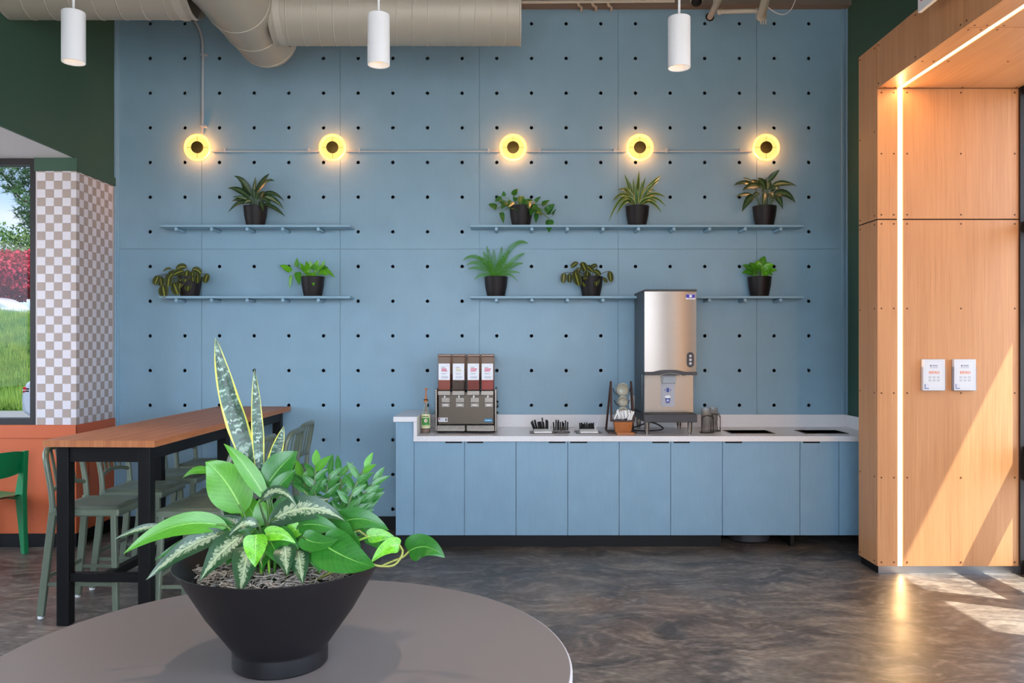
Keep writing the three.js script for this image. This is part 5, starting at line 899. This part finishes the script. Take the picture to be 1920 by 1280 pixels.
// ------------------------------------------------------------------ planter bowl on the round table
{
  const t = thing('bowl_planter', 'wide black conical planter of mixed foliage on the round table', 'planter', [TC.x, TT, TC.z]), o = t.position.clone();
  const R = 0.28, H = 0.285;
  mesh('bowl', lathe([[0, 0.001], [0.123, 0.001], [0.128, 0.006], [0.128, 0.046], [0.13, 0.054], [0.2, 0.152], [R - 0.006, H - 0.006], [R, H - 0.001], [R - 0.002, H + 0.001], [R - 0.008, H - 0.002], [0.235, H - 0.05], [0.22, H - 0.055], [0, H - 0.06]], 96), M.planter, t);
  mesh('soil', lathe([[0, H - 0.035], [0.15, H - 0.038], [0.205, H - 0.05], [0.222, H - 0.054]], 48), M.soil, t);
  const strands = [];
  for (let k = 0; k < 760; k++) {
    const r = 0.21 * Math.sqrt(rr(0.08, 1)), th = rnd() * 6.283, c = V(r * Math.cos(th), H - 0.026 - 0.014 * (r / 0.2) ** 2 + rr(0, 0.022), r * Math.sin(th)), pts = [];
    for (let q = 0; q < 5; q++) pts.push(c.clone().add(V(rr(-0.022, 0.022), rr(-0.006, 0.01), rr(-0.022, 0.022))));
    strands.push(tube(pts, rr(0.0013, 0.0022), 9, 3));
  }
  const moss = mesh('moss', join(strands), std(srgb(168, 156, 142), 0.9), t); moss.userData.kind = 'stuff';
  const part = (n) => { const g = new THREE.Group(); g.name = n; t.add(g); return g; };
  const root = (x, z) => V(x, H - 0.04, z);
  // list: base px, base py, tip px, tip py, width px, arch px, depth of base, depth of tip (metres towards the viewer from the bowl's middle)
  const add = (grp, mat, list, opt = {}) => { for (const [ax, ay, tx, ty, w, arch, da, db, rx, rz] of list) {
    const a = at(ax, ay, TC.z + da).sub(o), b = at(tx, ty, TC.z + db).sub(o), k = w * (EYE_Z - TC.z - (da + db) / 2) / FOCAL;
    mesh('leaf', leafGeo(a, b, k, { arch: arch / 680, stem: rx === undefined ? undefined : root(rx, rz), stemR: 0.0035, face: V(0, 0.45, 1), nl: 18, nw: 6, fold: 0.16, wave: 0.025, ...opt }), mat, grp);
  } };
  const snake = part('snake_plant');
  add(snake, LM.snake, [[474, 885, 404, 632, 37, 0, -0.06, -0.09], [488, 900, 477, 692, 24, 0, -0.04, -0.06], [503, 900, 532, 799, 26, 0, -0.05, -0.06], [478, 900, 484, 790, 28, 0, -0.08, -0.12], [462, 905, 440, 842, 24, 0, -0.1, -0.12]].map((l) => [...l]), { shape: 'sword', fold: 0.22, wave: 0.02, face: V(0.25, 0, 1), up: V(1, 0.2, 0) });
  // the tallest blade leans: rebuilt with a bow to the left
  snake.children[0].geometry = leafGeo(at(484, 900, TC.z - 0.06).sub(o), at(404, 632, TC.z - 0.09).sub(o), 0.064, { shape: 'sword', fold: 0.2, wave: 0.03, nl: 26, nw: 6, face: V(0.2, 0, 1), up: V(-1, -0.1, 0), arch: 0.012 });
  const calla = part('peace_lily');
  add(calla, LM.broad, [[457, 962, 385, 866, 84, 14, 0.0, 0.03, -0.06, 0.0], [501, 938, 420, 832, 34, 10, 0.02, 0.0, -0.02, 0.02], [428, 988, 232, 1038, 46, 26, 0.05, 0.12, -0.08, 0.04], [498, 912, 558, 846, 62, 6, 0.0, -0.02, 0.0, 0.0], [508, 934, 556, 880, 34, 5, 0.03, 0.02, 0.01, 0.02], [480, 972, 452, 930, 40, 2, -0.02, -0.05, -0.02, 0.0], [500, 985, 486, 935, 44, 0, 0.02, 0.0, -0.01, 0.02], [525, 975, 540, 925, 44, 2, 0.0, -0.02, 0.02, 0.0], [395, 886, 342, 896, 16, 10, -0.06, -0.08]]);
  for (const k of [3, 4, 7]) calla.children[k].material = LM.deep;
  const agla = part('chinese_evergreen');
  add(agla, LM.agla, [[424, 998, 274, 1087, 42, 14, 0.06, 0.14, -0.09, 0.05], [457, 1002, 374, 1089, 54, 10, 0.1, 0.19, -0.05, 0.08], [470, 1010, 450, 1116, 56, 4, 0.12, 0.22, -0.03, 0.1], [486, 985, 430, 1004, 24, 12, 0.1, 0.15, -0.02, 0.08], [300, 984, 214, 1011, 15, 4, 0.03, 0.06], [487, 942, 560, 954, 22, 27, 0.07, 0.1, 0.0, 0.04], [503, 982, 648, 977, 54, 26, 0.08, 0.1, 0.01, 0.06], [534, 1020, 538, 1077, 46, 4, 0.14, 0.2, 0.02, 0.06], [558, 1028, 568, 1095, 42, 4, 0.13, 0.2, 0.04, 0.06], [440, 990, 330, 1002, 34, 14, 0.02, 0.03, -0.08, 0.02], [420, 1006, 290, 1050, 26, 12, 0.0, 0.03, -0.1, 0.0], [446, 960, 420, 940, 40, 0, -0.05, -0.08, -0.06, -0.04], [520, 930, 555, 868, 26, 8, -0.05, -0.06, 0.0, -0.04], [540, 972, 620, 935, 34, 8, -0.02, -0.04, 0.04, -0.02]]);
  agla.children[9].material = agla.children[10].material = LM.deep;
  const pothos = part('heartleaf_vine');
  add(pothos, LM.lime, [[480, 1002, 478, 1063, 46, 0, 0.16, 0.19, -0.02, 0.1], [498, 1002, 554, 1018, 28, 8, 0.14, 0.15, 0.0, 0.1], [689, 1006, 741, 1008, 28, 4, 0.06, 0.06, 0.1, 0.06], [750, 1022, 696, 1055, 30, 10, 0.1, 0.14], [540, 1000, 592, 985, 30, 4, 0.1, 0.1, 0.03, 0.08]], { shape: 'heart', face: V(0, 0.35, 1) });
  add(pothos, LM.deep, [[600, 1016, 704, 1062, 80, -6, 0.14, 0.2, 0.06, 0.1], [630, 984, 729, 994, 46, 16, 0.04, 0.06, 0.08, 0.04], [566, 1006, 634, 1010, 40, -9, 0.14, 0.17, 0.04, 0.1], [546, 1010, 604, 1052, 60, 2, 0.1, 0.13, 0.03, 0.04], [510, 1000, 590, 1030, 50, 4, 0.04, 0.08, 0.0, 0.02], [480, 990, 440, 1040, 46, 4, 0.04, 0.07, -0.05, 0.02], [600, 1000, 560, 1050, 44, 4, 0.06, 0.1, 0.05, 0.03], [500, 985, 520, 1040, 44, 4, 0.06, 0.1, 0.0, 0.02], [646, 1010, 676, 1038, 40, 4, 0.08, 0.1, 0.08, 0.06], [766, 1034, 834, 1045, 50, 14, 0.06, 0.1], [560, 985, 640, 1000, 40, 8, 0.1, 0.12, 0.04, 0.08], [600, 975, 690, 985, 34, 10, 0.0, 0.0, 0.06, 0.0], [520, 1000, 560, 1030, 36, 4, 0.12, 0.15, 0.01, 0.1], [640, 995, 660, 1050, 42, 6, 0.02, 0.06, 0.09, 0.02], [470, 1010, 420, 1030, 32, 6, 0.06, 0.1, -0.06, 0.05], [690, 1000, 720, 1035, 34, 5, -0.04, -0.02, 0.1, -0.02], [505, 1012, 528, 1062, 42, 4, 0.12, 0.17, 0.0, 0.03], [585, 1020, 600, 1072, 46, 4, 0.12, 0.17, 0.04, 0.03], [620, 985, 665, 1020, 48, 6, 0.06, 0.1, 0.06, 0.02], [430, 1000, 390, 1045, 40, 6, 0.02, 0.05, -0.09, 0.0], [655, 975, 700, 1012, 40, 8, 0.0, 0.02, 0.09, -0.02], [500, 1030, 490, 1070, 30, 4, 0.1, 0.16, -0.02, 0.1], [400, 1000, 350, 1040, 34, 8, -0.02, 0.0, -0.12, -0.02]], { shape: 'heart', face: V(0, 0.5, 1) });
  { const q = (x, y, d) => at(x, y, TC.z + d).sub(o), vm = std(srgb(134, 138, 62), 0.5);
    mesh('vine', join(tube([root(0.1, 0.1), q(668, 1050, 0.16), q(690, 1055, 0.15), q(714, 1061, 0.13), q(740, 1058, 0.12), q(755, 1036, 0.11), q(749, 1022, 0.1)], 0.0032, 40, 6), tube([q(714, 1061, 0.13), q(738, 1051, 0.1), q(755, 1044, 0.08), q(766, 1034, 0.06)], 0.003, 20, 6), tube([root(0.08, 0.0), q(660, 1000, 0.06), q(680, 1000, 0.06), q(690, 1006, 0.06)], 0.0028, 16, 6)), vm, pothos); }
  // low leaves filling the middle, behind the showy ones
  for (let k = 0; k < 22; k++) {
    const th = Math.PI * (0.95 + 1.1 * ((k * 0.618) % 1)) , rad = rr(0.1, 0.2), a = V(Math.cos(th) * 0.05, H - 0.01, Math.sin(th) * 0.05), b = V(Math.cos(th) * rad, H + rr(0.03, 0.12), Math.sin(th) * rad + 0.02);
    mesh('leaf', leafGeo(a, b, rr(0.045, 0.07), { shape: k % 3 ? 'heart' : 'lance', arch: 0.03, stem: V(Math.cos(th) * 0.03, H - 0.04, Math.sin(th) * 0.03), stemR: 0.003, face: V(Math.cos(th) * 0.3, 0.7, 0.7), nl: 14, nw: 6 }), k % 4 === 1 ? LM.agla : LM.deep, k % 4 === 1 ? agla : pothos);
  }
  for (let k = 0; k < 7; k++) { const x0 = -0.09 + 0.03 * k; mesh('leaf', leafGeo(V(x0 * 0.6, H + 0.02, 0.03), V(x0 * 1.3 + rr(-0.02, 0.02), H + rr(0.0, 0.03), 0.12 + rr(-0.02, 0.02)), rr(0.05, 0.065), { shape: 'heart', arch: 0.03, stem: V(x0 * 0.5, H - 0.04, 0.0), stemR: 0.003, face: V(0, 0.7, 0.7), nl: 14, nw: 6 }), LM.deep, pothos); }
  const zz = part('zz_plant');
  const stemsZ = [[[600, 985], [590, 920], [592, 874]], [[618, 985], [612, 930], [618, 890]], [[630, 985], [640, 925], [636, 886]], [[640, 990], [660, 925], [684, 878]], [[645, 990], [675, 940], [700, 905]], [[650, 995], [680, 955], [692, 930]], [[610, 985], [580, 930], [566, 895]]];
  stemsZ.forEach((pt, si) => {
    const d0 = -0.08 - 0.02 * si % 0.06, p = pt.map(([x, y], i) => at(x, y, TC.z + d0 - 0.03 * i).sub(o)); p.unshift(root(0.06 + 0.01 * si, -0.06));
    const cv = new THREE.CatmullRomCurve3(p), st = mesh('stem', new THREE.TubeGeometry(cv, 20, 0.0035, 6), std(srgb(70, 96, 46), 0.5), zz);
    for (let k = 0; k < 9; k++) {
      const u = 0.42 + 0.58 * k / 8, c = cv.getPoint(u), tan = cv.getTangent(u), s = k % 2 ? 1 : -1, dir = tan.clone().multiplyScalar(0.75).add(V(s * 0.8, 0.1, rr(-0.3, 0.5))).normalize(); if (k === 8) dir.copy(tan);
      mesh('leaf', leafGeo(c, c.clone().addScaledVector(dir, rr(0.05, 0.068)), rr(0.02, 0.028), { shape: 'lance', face: V(rr(-0.4, 0.4), 0.3, 1), arch: 0.003, nl: 8, nw: 4 }), k > 6 && si % 3 === 0 ? LM.broad : LM.pothos, zz);
    }
  });
}
// ------------------------------------------------------------------ outside
struct('ground', bx(-70, 60, -0.35, -0.12, -14.2, 60), std(srgb(138, 137, 136), 0.9), 'grey asphalt parking lot');
{
  const hillY = (z) => -0.12 + 2.85 * THREE.MathUtils.smoothstep(-z, 18.2, 27.5) * 1.0, g = new THREE.PlaneGeometry(120, 50, 60, 60).rotateX(-Math.PI / 2).translate(-15, 0, -39.2), p = g.attributes.position;
  for (let i = 0; i < p.count; i++) { const x = p.getX(i), z = p.getZ(i); p.setY(i, hillY(z) + 0.12 * n2(x * 0.4, z * 0.4) * cl((-z - 17.5) / 3)); }
  g.computeVertexNormals();
  struct('hill', g, std(srgb(96, 140, 48), 0.95, { map: dataTex(256, 256, (u, v) => { const s = fbm(u * 14, v * 14, 4); return [cl(205 + s * 80, 0, 255), cl(215 + s * 60, 0, 255), cl(190 + s * 90, 0, 255)]; }, [30, 14]) }), 'grassy bank rising behind the parking lot');
  const blade = new THREE.BufferGeometry(), bp = [];
  for (let k = 0; k < 6; k++) { const a = k * 1.05, w = 0.02, h = 0.6 + 0.4 * ((k * 0.37) % 1), lx = Math.cos(a) * 0.3, lz = Math.sin(a) * 0.3, sx = -Math.sin(a) * w, sz = Math.cos(a) * w; bp.push(sx, 0, sz, -sx, 0, -sz, lx, h, lz); }
  blade.setAttribute('position', new THREE.Float32BufferAttribute(bp, 3)); blade.computeVertexNormals();
  const N = 11000, im = new THREE.InstancedMesh(blade, std(0xffffff, 0.8, { side: THREE.DoubleSide }), N), m = new THREE.Matrix4(), c = new THREE.Color();
  for (let k = 0; k < N; k++) {
    const z = -rr(14.3, 30), d = EYE_Z - z, x = d * rr(-0.70, -0.53), s = rr(0.22, 0.42) * (n2(x * 0.6, z * 0.6) > 0.25 ? 1.35 : 1);
    m.makeRotationY(rnd() * 6.28).scale(V(s, s * rr(0.7, 1.3), s)).setPosition(x, hillY(z) + 0.12 * n2(x * 0.4, z * 0.4) * cl((-z - 17.5) / 3) - 0.02, z); im.setMatrixAt(k, m);
    const y = cl(0.5 + 0.6 * n2(x * 0.8 + 4, z * 0.8)); im.setColorAt(k, c.setRGB(0.16 + 0.2 * y, 0.34 + 0.16 * y, 0.05 + 0.03 * y));
  }
  im.name = 'tall_grass'; im.castShadow = im.receiveShadow = true; scene.add(im); tag(im, 'tall meadow grass covering the bank outside the window', 'grass', null, 'stuff');
}
function tree(name, label, x, y, z, h, crown, color, dens, size) {
  const t = thing(name, label, 'tree', [x, y, z]);
  const bark = std(srgb(84, 66, 54), 0.9), limbs = [tube([V(0, 0, 0), V(0.05, h * 0.4, 0), V(-0.05, h * 0.75, 0.05)], 0.1, 12, 7)];
  for (let k = 0; k < 7; k++) { const a = k * 2.4; limbs.push(tube([V(0, h * 0.35 + k * 0.06 * h, 0), V(Math.cos(a) * crown * 0.4, h * 0.6 + k * 0.03 * h, Math.sin(a) * crown * 0.4), V(Math.cos(a) * crown * 0.8, h * 0.72 + k * 0.035 * h, Math.sin(a) * crown * 0.8)], 0.03, 10, 5)); }
  mesh('trunk', join(limbs), bark, t);
  const lg = new THREE.BufferGeometry(); lg.setAttribute('position', new THREE.Float32BufferAttribute([-0.5, 0, 0, 0, -0.35, 0.1, 0.5, 0, 0, -0.5, 0, 0, 0.5, 0, 0, 0, 0.6, 0.1], 3)); lg.computeVertexNormals();
  const im = new THREE.InstancedMesh(lg, phy(0xffffff, 0.7, { side: THREE.DoubleSide }), dens), m = new THREE.Matrix4(), q = new THREE.Quaternion(), e = new THREE.Euler(), c = new THREE.Color();
  for (let k = 0; k < dens; k++) {
    const u = V(rr(-1, 1), rr(-1, 1), rr(-1, 1)); if (u.length() > 1) { k--; continue; }
    const r = 0.55 + 0.45 * Math.cbrt(rnd()), lump = 1 + 0.25 * n2(u.x * 3 + x, u.y * 3 + z); u.normalize().multiplyScalar(r * lump);
    q.setFromEuler(e.set(rr(-1.2, 1.2), rnd() * 6.28, rr(-0.8, 0.8))); const s = rr(0.6, 1.3) * size;
    m.compose(V(u.x * crown, h * 0.72 + u.y * h * 0.34, u.z * crown), q, V(s, s, s)); im.setMatrixAt(k, m);
    const w = rr(0.55, 1.25); im.setColorAt(k, c.setRGB(color[0] * w, color[1] * w, color[2] * w));
  }
  im.name = 'crown'; im.userData.kind = 'stuff'; t.add(im);
}
{ const s = (d) => d / FOCAL, X = (px, d) => (px - 960) * s(d);
  tree('maple_tree', 'crimson-leaved maple on the bank beyond the window', X(22, 43), 2.6, EYE_Z - 43, 3.6, 2.6, [0.55, 0.02, 0.06], 6500, 0.2);
  tree('leafy_tree', 'bright green tree behind the crimson maple', X(-10, 58), 2.6, EYE_Z - 58, 7.0, 3.4, [0.13, 0.24, 0.06], 3000, 0.22);
  tree('leafy_tree', 'loose green tree behind the crimson maple, nearer the pier', X(62, 56), 2.6, EYE_Z - 56, 6.6, 1.8, [0.2, 0.3, 0.1], 1500, 0.2);
}
{ // pine close to the window: trunk behind the pier, boughs reaching across the glass
  const d = 14, z = EYE_Z - d, k = d / FOCAL, B = (px, py, dz = 0) => at(px, py, z + dz), t = thing('pine_tree', 'pine whose boughs hang across the top of the window', 'tree'), tx = B(100, 640).x;
  mesh('trunk', tube([V(tx, -0.12, z), V(tx + 0.05, 3, z), V(tx, 7.5, z)], 0.14, 16, 9), std(srgb(86, 66, 52), 0.95), t);
  const boughs = [[[100, 290], [60, 300], [20, 312], [-20, 300]], [[100, 320], [64, 330], [40, 335]], [[100, 345], [62, 360], [30, 352], [4, 326]], [[100, 380], [66, 385], [40, 372], [14, 345]], [[100, 400], [70, 402], [46, 398]], [[100, 425], [70, 420], [56, 410]], [[100, 270], [50, 270], [0, 262]], [[100, 240], [50, 235], [-10, 240]]];
  const wood = [], pos = [];
  boughs.forEach((b, bi) => {
    const pts = b.map(([x, y], i) => B(x, y, 0.25 * Math.sin(bi * 2 + i))), cv = new THREE.CatmullRomCurve3(pts); wood.push(new THREE.TubeGeometry(cv, 14, 0.016, 5));
    for (let q = 0; q < 60; q++) { const u = rr(0.12, 1), c = cv.getPoint(u), tan = cv.getTangent(u), tip = c.clone().add(V(rr(-0.16, 0.16), rr(-0.12, 0.16), rr(-0.16, 0.16))); for (let w = 0; w < 10; w++) { const dir = V(rr(-1, 1), rr(-0.7, 1), rr(-1, 1)).normalize().addScaledVector(tan, 0.5).normalize(), e = tip.clone().addScaledVector(dir, rr(0.09, 0.17)), sd = dir.clone().cross(V(0.3, 0.2, 1)).normalize().multiplyScalar(0.006); for (const v of [tip.clone().add(sd), tip.clone().sub(sd), e]) pos.push(v.x, v.y, v.z); } }
  });
  mesh('bough', join(wood), std(srgb(94, 76, 58), 0.9), t);
  const ng = new THREE.BufferGeometry(); ng.setAttribute('position', new THREE.Float32BufferAttribute(pos, 3)); ng.computeVertexNormals();
  const nd = mesh('needles', ng, std(srgb(74, 112, 58), 0.7, { side: THREE.DoubleSide }), t); nd.userData.kind = 'stuff';
}
function car(label, x, y, z, paint, turn) {   // tail at its own -x end
  const c = thing('car', label, 'car', [x, y, z], turn), pm = phy(paint, 0.3, { clearcoat: 0.8, metalness: 0.2 });
  const side = (pts, w, bev) => { const s = new THREE.Shape(); s.moveTo(...pts[0]); s.splineThru(pts.slice(1).map((p) => new THREE.Vector2(...p))); return new THREE.ExtrudeGeometry(s, { depth: w - 2 * bev, bevelEnabled: true, bevelSize: bev, bevelThickness: bev, bevelSegments: 3, curveSegments: 30 }).translate(0, 0, -w / 2 + bev); };
  mesh('body', side([[0.1, 0.28], [0.06, 0.5], [0.1, 0.72], [0.25, 0.88], [0.9, 0.93], [2.9, 0.93], [3.9, 0.82], [4.35, 0.66], [4.42, 0.4], [4.3, 0.24], [2, 0.2], [0.2, 0.22]], 1.74, 0.08), pm, c);
  mesh('roof', side([[0.75, 0.9], [1.2, 1.22], [1.7, 1.38], [2.3, 1.4], [2.8, 1.26], [3.25, 0.92], [2, 0.9]], 1.5, 0.12), pm, c);
  for (const s of [-1, 1]) mesh('side_window', new THREE.ExtrudeGeometry(new THREE.Shape([[1.0, 0.96], [1.35, 1.2], [1.75, 1.3], [2.3, 1.31], [2.65, 1.2], [3.0, 0.96]].map((p) => new THREE.Vector2(...p))), { depth: 0.02, bevelEnabled: false }).translate(0, 0, s * 0.75 - 0.01), std(srgb(40, 46, 54), 0.1), c);
  for (const s of [-1, 1]) {
    mesh('tail_light', rbx(0.02, 0.2, 0.66, 0.8, s * 0.72 - 0.15, s * 0.72 + 0.15, 0.03, 2), std(srgb(190, 14, 30), 0.2), c);
    mesh('lamp_band', rbx(0.015, 0.2, 0.715, 0.74, s * 0.72 - 0.152, s * 0.72 + 0.152, 0.01, 1), std(srgb(236, 226, 226), 0.2), c);
    for (const wx of [0.9, 3.55]) { const w = mesh('wheel', new THREE.CylinderGeometry(0.32, 0.32, 0.2, 28).rotateX(Math.PI / 2).translate(wx, 0.32, s * 0.76), M.black, c); mesh('rim', new THREE.CylinderGeometry(0.2, 0.2, 0.21, 20).rotateX(Math.PI / 2).translate(wx, 0.32, s * 0.76), M.aluminium, w); }
  }
  mesh('bumper', rbx(-0.02, 0.24, 0.26, 0.5, -0.84, 0.84, 0.06, 3), pm, c);
}
car('silver car with red tail lamp parked beside the pier outside', at(40, 0, -10.8).x, -0.12, -11.67, srgb(206, 212, 224), 0);
car('white car parked on top of the bank behind the grass', -25.4, 2.2, -29.6, srgb(232, 234, 238), 0);

renderer.render(scene, camera);
